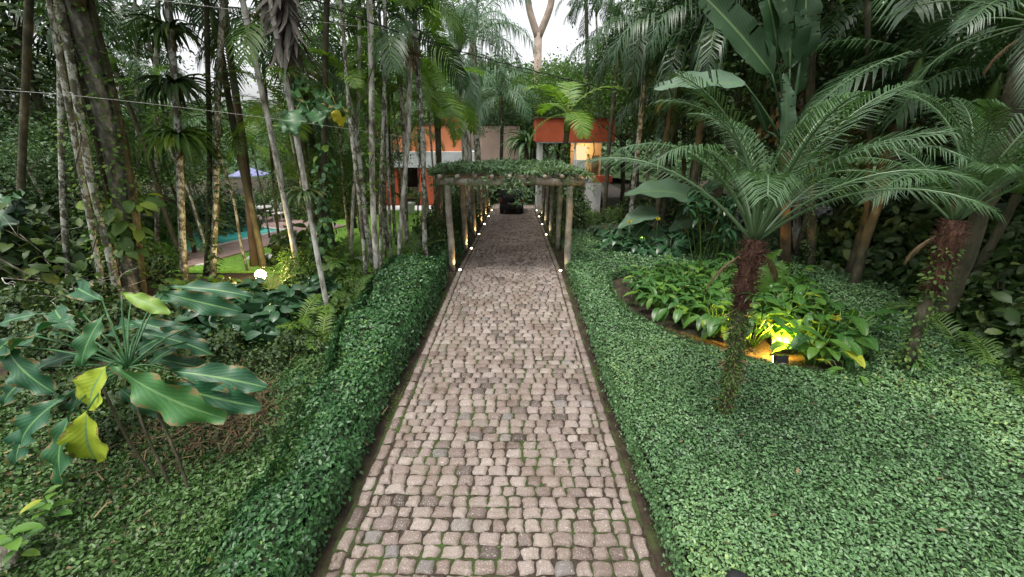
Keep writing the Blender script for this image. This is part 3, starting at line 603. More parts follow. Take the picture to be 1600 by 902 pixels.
# ================================================================ LEFT GROVE
def px_trunk(base, top, dy=0.0):
    p0 = G(*base); return p0, Q(top[0], top[1], p0[1] + dy)
GL = 'slim spotted trunks on the left'
LT = [  # base px, upper px, radius, bark, crown kind, height, label
 ((470, 440), (380, 0), .085, 'bark_white', 'slim', 8.0, 'white lichen-covered slim trunk leaning left, rising from just right of the garden lamp'),
 ((517, 507), (432, 60), .060, 'bark_white', 'slimdark', 7.0, 'pale slim trunk leaning left with its foot at the gold palm fronds beside the hedge'),
 ((623, 422), (642, 90), .070, 'bark_white', 'slimdark', 5.2, 'straight white trunk with a brown dead crown, nearest the hedge end by the pergola'),
 ((288, 442), (262, 0), .095, 'bark_lichen', 'slim', 8.5, 'spotted grey trunk ringed by two bromeliad clumps in front of the pool end'),
 ((331, 432), (352, 0), .085, 'bark_lichen', 'slimdark', 8.2, 'dark mottled trunk of the close pair before the pool, nearer the garden lamp'),
 ((322, 430), (326, 0), .070, 'bark_dark', 'slimdark', 8.6, 'darker mossy trunk of the close pair in front of the pool'),
 ((166, 482), (100, 130), .065, 'bark_lichen', 'slimdark', 8.0, 'spotted trunk leaning left, just in front of the big old tree with climbers'),
 ((60, 365), (0, 110), .09, 'bark_lichen', 'slimdark', 8.0, 'spotted leaning trunk nearest the left end of the grove, above the dead branches'),
 ((217, 400), (212, 80), .06, 'bark_white', 'slim', 7.5, 'thin pale trunk between the big old tree and the bromeliad-ringed trunk'),
 ((243, 405), (247, 120), .085, 'bark_lichen', 'slim', 7.6, 'faded spotted trunk just left of the bromeliad-ringed trunk'),
 ((498, 432), (512, 0), .095, 'bark_dark', 'slimdark', 8.0, 'dark trunk wrapped in bright green leafy climber, right of the two leaning white trunks'),
 ((548, 425), (560, 30), .060, 'bark_white', 'slim', 7.8, 'pale slim trunk with a kink beside the lawn, first after the climber-wrapped trunk'),
 ((572, 440), (540, 60), .060, 'bark_lichen', 'slim', 7.4, 'spotted slim trunk in the clump before the lawn, leaning towards the pool'),
 ((590, 446), (576, 60), .085, 'bark_white', 'slim', 8.0, 'thickest mottled trunk in the clump before the lawn'),
 ((596, 440), (598, 40), .050, 'bark_lichen', 'slimdark', 7.4, 'thin dark trunk close against the thickest mottled one before the lawn'),
 ((612, 415), (596, 80), .050, 'bark_lichen', 'slimdark', 7.8, 'thin spotted trunk just left of the straight white trunk by the hedge end'),
 ((632, 408), (634, 60), .035, 'bark_white', 'bright', 6.6, 'thinnest pale stem, close right of the straight white trunk'),
 ((603, 380), (590, 110), .055, 'bark_lichen', 'slim', 7.5, 'spotted trunk standing on the lawn edge behind the clump'),
 ((617, 372), (606, 110), .055, 'bark_dark', 'slimdark', 7.9, 'dark trunk standing on the lawn edge behind the clump'),
 ((653, 385), (655, 100), .035, 'bark_lichen', 'bright', 6.4, 'thin spotted stem alone against the lawn'),
 ((681, 372), (668, 40), .055, 'bark_lichen', 'slim', 7.0, 'spotted slim trunk just outside the first pergola post, behind the hedge'),
 ((110, 470), (85, 0), .07, 'bark_lichen', 'slimdark', 8.8, 'dim spotted trunk left of the big old tree, rising from the dead branches'),
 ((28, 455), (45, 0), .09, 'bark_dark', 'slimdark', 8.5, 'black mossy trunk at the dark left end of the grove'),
 ((440, 412), (405, 60), .05, 'bark_dark', 'slimdark', 8.2, 'thin dark trunk between the garden lamp and the two leaning white trunks'),
]
LP = []
for i, (bs, tp, rd, bk, kd, H, lb) in enumerate(LT):
    p0, p1 = px_trunk(bs, tp)
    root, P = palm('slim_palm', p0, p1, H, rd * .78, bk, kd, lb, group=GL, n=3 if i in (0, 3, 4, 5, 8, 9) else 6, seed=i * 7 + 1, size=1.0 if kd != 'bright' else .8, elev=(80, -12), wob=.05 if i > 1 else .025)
    LP.append(P)
def at_px(P, py):   # point on a trunk at picture row py
    v = P - CP; yy = 451 - FPX * (v @ UP) / (v @ FW); i = np.argsort(yy); return np.array([np.interp(py, yy[i], P[i, k]) for k in range(3)])
# brown smooth palm by the pool lamp
p0 = G(399, 416); palm('smooth_palm', p0, Q(383, 280, p0[1]), 6.5, .105, 'bark_brown', 'slimdark', 'smooth brown trunk right behind the glowing garden lamp at the pool deck', n=5, seed=91, elev=(70, -25), flare=1.5)
# big old tree
p0 = G(205, 462); P1 = Q(138, 60, p0[1])
root = thing('old_tree', p0 - [0, 0, .1], 'big old tree with a broad rough trunk overgrown by climbers at left', 'tree')
P = trunk_pts(np.zeros(3), P1 - p0, 9.5, np.random.default_rng(3), .12, 18)
b = MB(); b.tube(P, np.interp(np.linspace(0, 1, 18), [0, .1, .3, 1], [.27, .19, .17, .2]) * (1 + np.random.default_rng(4).normal(0, .05, 18)), 18); b.build('trunk', M['old_bark'], root)
b = MB(); r = np.random.default_rng(6)
for k in range(7):
    a = r.uniform(0, 6.28); o = np.array([math.cos(a), math.sin(a), 0]) * .2; b.tube(P + o * np.linspace(1.3, .9, 18)[:, None] + .06 * np.sin(np.linspace(0, 9, 18) + a)[:, None] * np.array([o[1], -o[0], 0]) * 4, r.uniform(.02, .05), 6)
b.build('aerial_root', M['bark_dark'], root)
b = MB()
for k in range(9):
    a = k * 2.4; L = r.uniform(2, 4); t = np.linspace(0, 1, 8)[:, None]; i = r.integers(10, 17)
    b.tube(P[i] + t * L * np.array([math.cos(a), math.sin(a), .5]) + .2 * np.sin(t * 5) * np.array([0, 0, 1]), np.linspace(.12, .02, 8), 6)
b.build('limbs', M['bark_dark'], root)
b = MB(); canopy(b, (P[-1][0], P[-1][1], 8.6), (3, 3, 1.9), 16, 110, .17, r); b.build('crown', M['dark_leaf'], root)
OLD = P + p0
# second leaning trunk in front of the old tree
p0, p1 = px_trunk((186, 470), (150, 290)); palm('slim_palm', p0, p1, 5.8, .075, 'bark_lichen', 'slimdark', 'short spotted trunk crossing in front of the big old tree', group=GL, seed=77)

# leaves climbing on a trunk
def climber(P, t0, t1, rad, leaf, ls, cnt, seed, label, tm='oval', spread=.12, cat='climbing plant'):
    r = np.random.default_rng(seed); tmpl = {'oval': LEAF, 'big': grid_leaf(5, 2, .3, -.9, .2), 'heart': grid_leaf(6, 4, .36, -.9, .15, .1, 'heart')}[tm]
    t = r.uniform(t0, t1, cnt); s = t * (len(P) - 1); i = np.clip(s.astype(int), 0, len(P) - 2); f = (s - i)[:, None]; C = P[i] * (1 - f) + P[i + 1] * f
    a = r.uniform(0, 6.28, cnt); o = np.stack([np.cos(a), np.sin(a), 0 * a], -1); C = C + o * (rad + np.abs(r.normal(0, spread, cnt)) * (.6 + .4 * np.sin(t * 40 + seed)))[:, None]
    b = MB(); d = unit(o * .8 + r.normal(0, .4, (cnt, 3)) + [0, 0, -.45]); b.scatter(tmpl, C, frames(d, unit(o + [0, 0, 1.0] + r.normal(0, .3, (cnt, 3)))), ls * r.uniform(.6, 1.3, cnt), np.clip(r.normal(.55, .2, cnt), 0, 1))
    tt = np.linspace(t0, t1, 16); s = tt * (len(P) - 1); i = np.clip(s.astype(int), 0, len(P) - 2); f = (s - i)[:, None]; C = P[i] * (1 - f) + P[i + 1] * f
    b.tube(C + np.stack([np.cos(tt * 30), np.sin(tt * 30), 0 * tt], -1) * (rad + .01), .012, 5, 1)
    return tag(b.build('climbing_plant', [M[leaf], M['bark_dark']]), label, cat)
def bromeliad(c, L, n, leaf, seed, label, W_=.07, up=.7, cat='bromeliad'):
    r = np.random.default_rng(seed); b = MB(); tm = grid_leaf(7, 2, .07, -1.7, .5, 0, 'strap'); a = np.arange(n) * 2.4 + r.normal(0, .2, n); e = r.uniform(.1, 1.25, n) * up
    d = np.stack([np.cos(a) * np.cos(e), np.sin(a) * np.cos(e), np.sin(e)], -1); nn = np.stack([-np.cos(a) * np.sin(e), -np.sin(a) * np.sin(e), np.cos(e)], -1)
    b.scatter(tm, np.repeat(np.asarray(c)[None], n, 0) + d * .03, frames(d, nn), L * r.uniform(.6, 1.1, n), np.clip(r.normal(.5, .22, n), 0, 1))
    k = n // 3; a = r.uniform(0, 6.28, k); d = np.stack([np.cos(a) * .5, np.sin(a) * .5, -1 + 0 * a], -1); b.scatter(tm, np.repeat(np.asarray(c)[None], k, 0), frames(d, np.stack([np.cos(a), np.sin(a), .3 + 0 * a], -1)), L * .6 * r.uniform(.6, 1.1, k), .4, 1)
    return tag(b.build('bromeliad', [M[leaf], M['dead_leaf']]), label, cat)
T4 = LP[3]
bromeliad(at_px(T4, 135), .95, 70, 'dark_leaf', 1, 'upper bromeliad clump on the spotted trunk in front of the pool end')
bromeliad(at_px(T4, 215), .95, 80, 'mid_leaf', 2, 'lower greener bromeliad clump with hanging dead leaves on the spotted trunk')
bromeliad(at_px(T4, 48), .85, 50, 'dark_leaf', 3, 'dark topmost bromeliad clump on the spotted trunk, against the sky')
bromeliad(at_px(LP[1], 115), .4, 26, 'mid_leaf', 4, 'small bromeliad clump high on the pale leaning trunk')
bromeliad(at_px(LP[1], 300) + [0, -.05, 0], .45, 24, 'dark_leaf', 5, 'dark drooping bromeliad halfway down the pale leaning trunk')
climber(LP[10], .04, .42, .11, 'hedge', .17, 330, 1, 'bright green leafy climber wrapped around the dark trunk by the leaning white trunks', 'big', .13)
climber(LP[4], .02, .6, .08, 'dark_leaf', .12, 420, 2, 'dark small-leaved climber on the close pair of trunks before the pool', 'oval', .14)
climber(LP[6], .0, .5, .09, 'mid_leaf', .10, 160, 3, 'thin yellow-green climber on the leaning trunk before the old tree', 'oval', .12)
climber(OLD, .05, .95, .2, 'mid_leaf', .11, 1700, 4, 'mixed dark climber covering the big old tree trunk', 'oval', .2)
climber(OLD, .12, .24, .24, 'mid_leaf', .34, 60, 5, 'clump of long green leaves growing on the foot of the big old tree', 'big', .2)
climber(LP[13], .25, .8, .1, 'mid_leaf', .12, 260, 6, 'leafy climber on the thickest mottled trunk before the lawn', 'oval', .14)
# monstera leaves
tmh = grid_leaf(12, 8, .42, -.8, .12, .35, 'heart', seed=3)
def monstera(c, seed, n, label, leaf='hedge', L=.55, yellow=0):
    r = np.random.default_rng(seed); b = MB(); V, F, uv = tmh
    cut = (np.abs(uv[:, 0] - .5) > .3) & (np.sin(uv[:, 1] * 40) > .35); V = V.copy(); V[cut, 0] *= .62
    for k in range(n):
        a = r.uniform(3.6, 5.8) if k % 3 else r.uniform(0, 6.28); d = np.array([math.cos(a), math.sin(a), r.uniform(-.8, .15)]); p = np.asarray(c) + d * [.35, .25, .2] + r.normal(0, .12, 3)
        b.tube(np.stack([np.asarray(c), (p + c) / 2 + [0, 0, .08], p]), .01, 5, 0, .6)
        b.scatter((V, F, uv), p[None], frames(d[None], np.array([[0, -.5, 1.0]]) + r.normal(0, .3, (1, 3))), np.array([L * r.uniform(.7, 1.15)]), r.uniform(.35, .75), 0)
    return tag(b.build('monstera', [M[leaf]]), label, 'climbing plant')
monstera(at_px(LP[10], 140), 1, 9, 'monstera with big cut leaves on the dark trunk beside the yellow leaf')
monstera(at_px(LP[1], 165) + [.25, 0, 0], 2, 5, 'smaller monstera with pale backs beside the pale leaning trunk')
monstera(at_px(LP[22], 310) + [.3, -.2, 0], 5, 5, 'huge dark arrow-shaped leaves low in the dark left corner', 'dark_bed_leaf', .8)
b = MB(); q = Q(527, 172, 8.8); b.scatter(tmh, q[None], frames(np.array([[.15, 0, -1.0]]), np.array([[.3, -1, .2]])), np.array([.34]), .7); b.tube(np.stack([q, q + [-.1, .1, .25], at_px(LP[10], 130)]), .006, 4)
tag(b.build('hanging_leaf', M['yellow_leaf']), 'single big yellow leaf hanging below the monstera', 'leaf')

# understorey by picture position: (kind, px, py, scale, label-key)
lab = {
 'a': ('dark leafy shrub in the gloom by the dead branches', 'dark shrubs at the left end'),
 'b': ('low green plant between wavy plant and hedge', 'plants between the wavy plant and the hedge'),
 'c': ('yellow-green shrub before the pool', 'shrubs before the pool'),
 'd': ('shrub in the belt of greenery beyond the pool', 'shrubs beyond the pool'),
 'e': ('leafy shrub between the trunks before the lawn', 'shrubs before the lawn'),
}
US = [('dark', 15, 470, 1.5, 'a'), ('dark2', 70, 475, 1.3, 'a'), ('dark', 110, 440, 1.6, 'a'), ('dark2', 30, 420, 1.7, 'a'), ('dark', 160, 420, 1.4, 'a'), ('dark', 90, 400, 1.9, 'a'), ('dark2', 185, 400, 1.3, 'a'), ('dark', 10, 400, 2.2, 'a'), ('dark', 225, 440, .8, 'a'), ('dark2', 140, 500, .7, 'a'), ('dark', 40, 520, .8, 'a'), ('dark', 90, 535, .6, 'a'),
      ('lance', 330, 520, .85, 'b'), ('lance', 380, 520, .9, 'b'), ('lance', 430, 540, .8, 'b'), ('big', 300, 480, .7, 'b'), ('lance', 450, 500, .8, 'b'), ('dark', 470, 560, .5, 'b'), ('dark', 420, 590, .45, 'b'), ('dark', 350, 570, .55, 'b'), ('dark2', 280, 520, .6, 'b'), ('lance', 395, 480, .7, 'b'), ('big', 350, 470, .55, 'b'), ('dark', 500, 570, .4, 'b'), ('hedge', 470, 620, .5, 'b'), ('big', 545, 500, .55, 'b'), ('lance', 500, 470, .7, 'b'), ('dark', 250, 560, .6, 'b'), ('dark', 200, 540, .7, 'b'), ('dark', 120, 560, .7, 'b'), ('dark', 195, 690, .42, 'b'), ('dark', 130, 640, .5, 'b'), ('dark2', 215, 640, .4, 'b'),
      ('bright', 238, 425, .95, 'c'), ('bright', 262, 415, .7, 'c'), ('small', 200, 430, .8, 'c'), ('bright', 205, 395, 1.2, 'c'), ('big', 225, 385, 1.4, 'c'),
      ('bright', 545, 450, .5, 'e'), ('small', 475, 440, .8, 'e'), ('big', 530, 440, .7, 'e'), ('small', 570, 460, .5, 'e'), ('bright', 600, 455, .45, 'e'), ('bright', 640, 425, .6, 'e'), ('small', 610, 430, .45, 'e'), ('dark2', 460, 420, .8, 'e'), ('big', 485, 410, 1.2, 'e'), ('small', 520, 420, .9, 'e'), ('hedge', 655, 440, .75, 'e'), ('hedge', 680, 410, .8, 'e'), ('hedge', 640, 470, .6, 'e'), ('hedge', 700, 395, .7, 'e')]
for k, x, y, s, c_ in US: put_shrub(k, G(x, y), s, lab[c_][0], lab[c_][1])
for i in range(26):
    x = 190 + i * 15 + rng.uniform(-6, 6); y = rng.uniform(322, 342) if x > 360 else rng.uniform(345, 360)
    put_shrub(['bright', 'grey', 'small', 'bright', 'mid' if False else 'grey'][i % 5], G(x, y), rng.uniform(.8, 1.5), *lab['d'])
# little palms on the ground
def ground_palm(p, kind, size, seed, label, n=None, elev=(80, 15), group=None):
    root = thing('small_palm', (p[0], p[1], float(g(p[0], p[1]))), label, 'small palm', group); crown(root, kind, seed, size, (0, 0, .05), elev, n, -75)
    b = MB(); b.tube([[0, 0, -.05], [0, 0, .12]], [.05, .03], 7); b.build('trunk', M['fibre'], root); return root
ground_palm(G(505, 545), 'arecagold', .95, 1, 'gold-green little palm at the foot of the pale leaning trunk beside the hedge')
ground_palm(G(470, 520), 'arecagold', .9, 2, 'gold little palm between the pale trunk foot and the garden lamp')
ground_palm(G(560, 500), 'areca', .7, 3, 'green little palm behind the hedge, halfway along it')
ground_palm(G(430, 478), 'arecagold', 1.0, 4, 'straw-lit little palm directly in front of the garden lamp')
ground_palm(G(610, 445), 'arecagold', .8, 5, 'yellowish little palm at the foot of the straight white trunk')
ground_palm(G(650, 420), 'areca', .9, 6, 'green little palm by the hedge end next to the pergola')
ground_palm(G(540, 430), 'areca', 1.2, 8, 'tall green little palm between the climber-wrapped trunk and the clump')
ground_palm(G(100, 420), 'areca', 1.8, 9, 'wide dim palm under the dark trees at the left end')
ground_palm(G(262, 395), 'areca', 1.9, 10, 'green many-frond palm behind the bromeliad-ringed trunk')
# taller palms behind, in the picture's mid distance
MP = [  # crown px, row, Y, kind, size, radius, bark, label
 (685, 200, 13.2, 'bright', .55, .09, 'bark_dark', 'small dark-stemmed palm with short arching fronds in front of the orange wall'),
 (680, 172, 14.0, 'bright', 1.0, .09, 'bark_lichen', 'bright green palm with broad upright fronds left of the tall white palm'),
 (716, 88, 18.0, 'queen', .95, .22, 'bark_white', 'tall thick white-trunked palm with feathery drooping crown above the pergola'),
 (738, 60, 20.5, 'queen', 1.0, .17, 'bark_lichen', 'grey feathery palm just behind the tall white-trunked palm'),
 (783, 150, 30.0, 'queen', 1.15, .15, 'bark_dark', 'hazy feathery palm over the middle of the pink wall'),
 (590, 120, 13.5, 'slim', .9, .07, 'bark_lichen', 'green palm crown over the clump before the lawn'),
 (560, 80, 15.0, 'slim', 1.1, .08, 'bark_lichen', 'bushy palm crown high behind the kinked pale trunk'),
 (625, 130, 12.5, 'bright', .8, .08, 'bark_lichen', 'light green palm crown beside the bright upright fronds'),
 (545, 150, 10.5, 'bright', .6, .07, 'bark_lichen', 'light green palm crown near the hanging yellow leaf'),
 (470, 110, 11.5, 'slimdark', 1.2, .09, 'bark_dark', 'dark palm crown behind the two leaning white trunks'),
 (448, 90, 11.0, 'slim', 1.1, .09, 'bark_dark', 'palm crown behind the taller leaning white trunk'),
 (340, 60, 10.5, 'slimdark', 1.0, .08, 'bark_dark', 'dark palm crown over the close pair of trunks'),
 (230, 60, 15.0, 'slimdark', .9, .08, 'bark_lichen', 'dark palm crown against the white sky left of the bromeliads'),
 (205, 150, 17.0, 'slim', .8, .08, 'bark_lichen', 'low palm crown against the sky right of the old tree'),
 (90, 70, 14.0, 'slimdark', 1.3, .09, 'bark_dark', 'shaggy dark palm crown left of the old tree'),
 (20, 60, 13.0, 'slimdark', 1.4, .09, 'bark_dark', 'shaggy dark palm crown at the left end of the grove'),
 (60, 190, 15.0, 'slimdark', 1.2, .09, 'bark_dark', 'low dark palm crown at the left end of the grove'),
 (612, 212, 18.0, 'bright', .6, .06, 'bark_lichen', 'low light green palm before the left end of the orange wall'),
 (655, 222, 17.0, 'slim', .7, .06, 'bark_lichen', 'low feathery palm before the middle of the orange wall'),
 (505, 50, 17.0, 'slimdark', 1.2, .10, 'bark_dark', 'dark palm crown behind the cable beside the climber-wrapped trunk'),
 (648, 30, 10.9, 'slim', .8, .07, 'bark_lichen', 'yellow-green palm crown with dead fronds over the straight white trunk'),
 (180, 110, 12.0, 'slimdark', .9, .07, 'bark_dark', 'dark palm crown just right of the old tree top'),
]
for i, (px_, py_, Y, kd, sz, rd, bk, lb) in enumerate(MP):
    t = Q(px_, py_, Y); p0 = np.array([t[0] + rng.uniform(-.3, .3), Y, float(g(t[0], Y))])
    if t[2] - p0[2] < 1: continue
    q = kd.startswith('queen'); palm('palm_tree', p0, t, t[2], rd, bk, kd, lb, seed=200 + i, size=sz, elev=(85, -20) if not q else (85, 0), shaft=not q, bend=-85 if not q else -115)
# dead brown frond bundle in the crown of the straight white trunk
c = at_px(LP[2], 50); r = np.random.default_rng(2); b = MB()
tm = grid_leaf(6, 2, .05, -1.0, .3, 0, 'strap'); K = 60; d = unit(r.normal(0, 1, (K, 3)) + [0, 0, -.4]); b.scatter(tm, np.repeat(c[None], K, 0), frames(d, r.normal(0, 1, (K, 3))), r.uniform(.2, .5, K), r.random(K))
tag(b.build('dead_fronds', M['dead_leaf']), 'brown bundle of dead fronds hanging at the top of the straight white trunk', 'dead fronds')
c = at_px(LP[1], 45) + [.12, .2, .3]; b = MB(); K = 120; d = unit(r.normal(0, .14, (K, 3)) + [-.15, 0, -1]); b.scatter(tm, c + r.normal(0, .06, (K, 3)) + np.array([0, 0, 1]) * r.uniform(-.2, .9, K)[:, None], frames(d, r.normal(0, 1, (K, 3))), r.uniform(.6, 1.2, K), r.random(K) * .5)
M['dead_grey'] = leafmat('withered_grey', [(0, (.05, .045, .04)), (1, (.17, .15, .13))], rough=.9, trans=.05)
tag(b.build('dead_fronds', M['dead_grey']), 'grey skirt of withered fronds folded down at the pale leaning trunk top', 'dead fronds')
# brush of bare branches
r = np.random.default_rng(12); b = MB()
def twig(b, p, d, L, rad, depth):
    t = np.linspace(0, 1, 6)[:, None]; w_ = r.normal(0, .18, 3); pts = p + t * L * d + np.sin(t * 4) * w_ * L * .25; b.tube(pts, np.linspace(rad, rad * .45, 6), 5)
    if depth:
        for k in range(r.integers(2, 4)): i = r.integers(2, 6); twig(b, pts[i], unit(d + r.normal(0, .55, 3)), L * r.uniform(.4, .7), rad * .55, depth - 1)
for k in range(24):
    q = G(rng.uniform(-40, 150), rng.uniform(430, 500)); twig(b, q + [0, 0, rng.uniform(0, .7)], unit(np.array([r.normal(.3, .6), r.normal(-.2, .4), r.uniform(0, .6)])), r.uniform(.8, 1.9), r.uniform(.012, .026), 2)
tag(b.build('dead_branches', M['bark_white']), 'tangle of bare grey dead branches in the dark at the left end of the grove', 'dead branches')

# ---- the big wavy-leaved plant close to the camera
base = G(287, 795); cr = Q(195, 560, 3.35)
root = thing('wavy_leaved_plant', base, 'big plant with long wavy dark green leaves and two yellow ones, close on the left', 'plant')
def rel(p): return np.asarray(p) - base
for k, (bx, by, tx, ty) in enumerate([(300, 795, 235, 600), (272, 790, 205, 600), (255, 770, 150, 590)]):
    p = G(bx, by); q = Q(tx, ty, 3.3); t = np.linspace(0, 1, 8)[:, None]; b = MB(); b.tube(rel(p - [0, 0, .05] + t * (q - p) + .015 * np.sin(t * 5 + k)), np.linspace(.016, .011, 8), 8); b.build('stem', M['bark_dark'], root)
tmL = [grid_leaf(22, 8, .165, -.7, .2, .34, 'obov', seed=s) for s in range(4)]
BL = [(180, 572, 300, 682, 1.0, .72, 3.3, 3.0), (250, 596, 378, 655, 1, .45, 3.4, 3.3), (268, 580, 398, 606, 1, .40, 3.5, 3.5), (168, 572, 122, 642, 1.25, .93, 3.2, 3.05), (136, 642, 130, 734, 1.15, .95, 3.0, 2.9),
      (166, 488, 112, 572, 1, .6, 3.5, 3.2), (190, 458, 250, 486, .95, .84, 3.6, 3.5), (130, 492, -10, 538, 1, .45, 3.6, 3.3), (104, 618, -5, 705, 1.15, .5, 3.2, 2.9), (116, 636, 62, 764, .95, .55, 3.1, 2.75),
      (248, 456, 358, 497, .9, .45, 3.9, 3.9), (262, 448, 384, 462, .7, .4, 4.2, 4.3), (304, 508, 196, 558, .8, .35, 3.9, 3.7), (292, 535, 220, 572, .9, .4, 3.8, 3.6), (10, 540, 35, 615, 1.3, .45, 3.4, 3.1),
      (150, 548, 40, 576, .8, .3, 3.6, 3.4), (75, 490, -20, 505, .9, .35, 3.8, 3.6), (60, 580, -20, 640, 1, .3, 3.5, 3.3), (230, 505, 150, 520, .8, .35, 4, 4.1), (200, 500, 300, 535, .8, .3, 3.9, 3.8), (120, 520, 60, 480, .8, .38, 3.8, 4.1), (215, 520, 330, 545, .9, .3, 3.7, 3.8), (180, 600, 235, 660, .9, .25, 3.5, 3.4), (150, 590, 95, 650, .9, .3, 3.5, 3.3), (120, 560, 10, 590, .95, .4, 3.6, 3.4), (205, 470, 290, 470, .8, .4, 4.1, 4.3), (160, 470, 90, 450, .8, .45, 4.1, 4.4), (230, 560, 330, 580, .9, .35, 3.8, 3.9), (90, 520, -30, 560, .95, .42, 3.9, 3.7), (30, 520, -60, 600, 1, .45, 3.7, 3.4), (70, 640, -10, 740, 1, .35, 3.3, 3.0)]
tmY = grid_leaf(14, 6, .26, -.5, .25, .12, 'obov', seed=9)
for k, (bx, by, tx, ty, ws, va, Y0, Y1) in enumerate(BL):
    p, q = Q(bx, by, Y0), Q(tx, ty, Y1); d = q - p; L = np.linalg.norm(d) * 1.08; b = MB(); nn = np.array([.0, -.55, 1.0]) + rng.normal(0, .22, 3)
    if d[2] < -.25: nn = np.array([rng.normal(0, .2), -1.2, .7])
    V, F, uv = tmL[k % 4] if va < .85 else tmY; up = np.array([0, 0, .12 * L])
    b.scatter((V * [ws, 1, ws], F, uv), rel(p)[None], frames((d + up)[None], nn[None]), np.array([L]), va, 0)
    s = rel(cr + [0, 0, -.1]); e = rel(p); t = np.linspace(0, 1, 6)[:, None]; b.tube(s + t * (e - s) + np.sin(t * 3.14) * [0, 0, .05], np.linspace(.010, .007, 6), 6, 0, .6)
    b.build('leaf', M['big_leaf'], root)
# small broad seedlings in the rough cover
def seedling(p, s, lb, sd):
    r = np.random.default_rng(sd); b = MB(); tm = grid_leaf(6, 2, .22, -.6, .25)
    b.tube([[0, 0, -.05], [.01, 0, .3 * s]], .008, 6, 0, .4)
    for k in range(9): a = k * 2.4; e = r.uniform(-.1, .8); d = np.array([math.cos(a) * math.cos(e), math.sin(a) * math.cos(e), math.sin(e)]); b.scatter(tm, np.array([[0, 0, (.1 + .025 * k) * s]]), frames(d[None], np.array([[0, 0, 1.]])), np.array([.16 * s * r.uniform(.7, 1.2)]), r.uniform(.5, .95))
    o = b.build('seedling', M['bed_leaf']); o.location = p; tag(o, lb, 'seedling')
seedling(G(95, 830) + [0, 0, .1], 1.1, 'pale broad-leaved seedling under the yellow leaves', 1); seedling(G(50, 892) + [0, 0, .1], 1.2, 'broad-leaved seedling beside the lichen rock in the near corner', 2)

# low young palms and saplings that fill the grove between eye level and the ground
r = np.random.default_rng(88)
for i in range(22):
    px_ = 235 + i * 18 + r.uniform(-9, 9); Y = r.uniform(10.5, 16.5); t = Q(px_, r.uniform(130, 290), Y)
    if 280 < px_ < 445 and t[2] < 1.9: t[2] = 2.1 + r.random()
    if px_ > 590: t = Q(px_, r.uniform(110, 190), Y)
    if 285 < px_ < 440 and i % 3: continue
    palm('young_palm', [t[0] + r.normal(0, .25), Y, float(g(t[0], Y))], t, t[2], .035, 'bark_lichen', ['slim', 'areca', 'bright', 'slim', 'bright'][i % 5], 'young palm with a low crown among the left trunks', 'young palm', 'young palms in the left grove', 500 + i, r.uniform(.6, .95) * (1.5 if i % 5 == 1 else .8), elev=(80, -10))
for i, (px_, Y, s) in enumerate([(250, 13, .45), (455, 12, .38), (490, 13.5, .45), (520, 11.5, .4), (545, 15, .45), (585, 18.5, .5), (225, 17, .55), (150, 13, .5), (75, 12, .5), (20, 10.5, .5), (470, 19, .55), (505, 21, .6), (540, 22.5, .6), (575, 23, .55), (445, 22, .6)]):
    q = Q(px_, 207, Y); put_tree(['mid', 'grey', 'grey', 'mid', 'bright', 'mid', 'grey'][i % 7], q[0], Y, s, 'small leafy tree between the trunks on the left', 'small trees in the left grove')
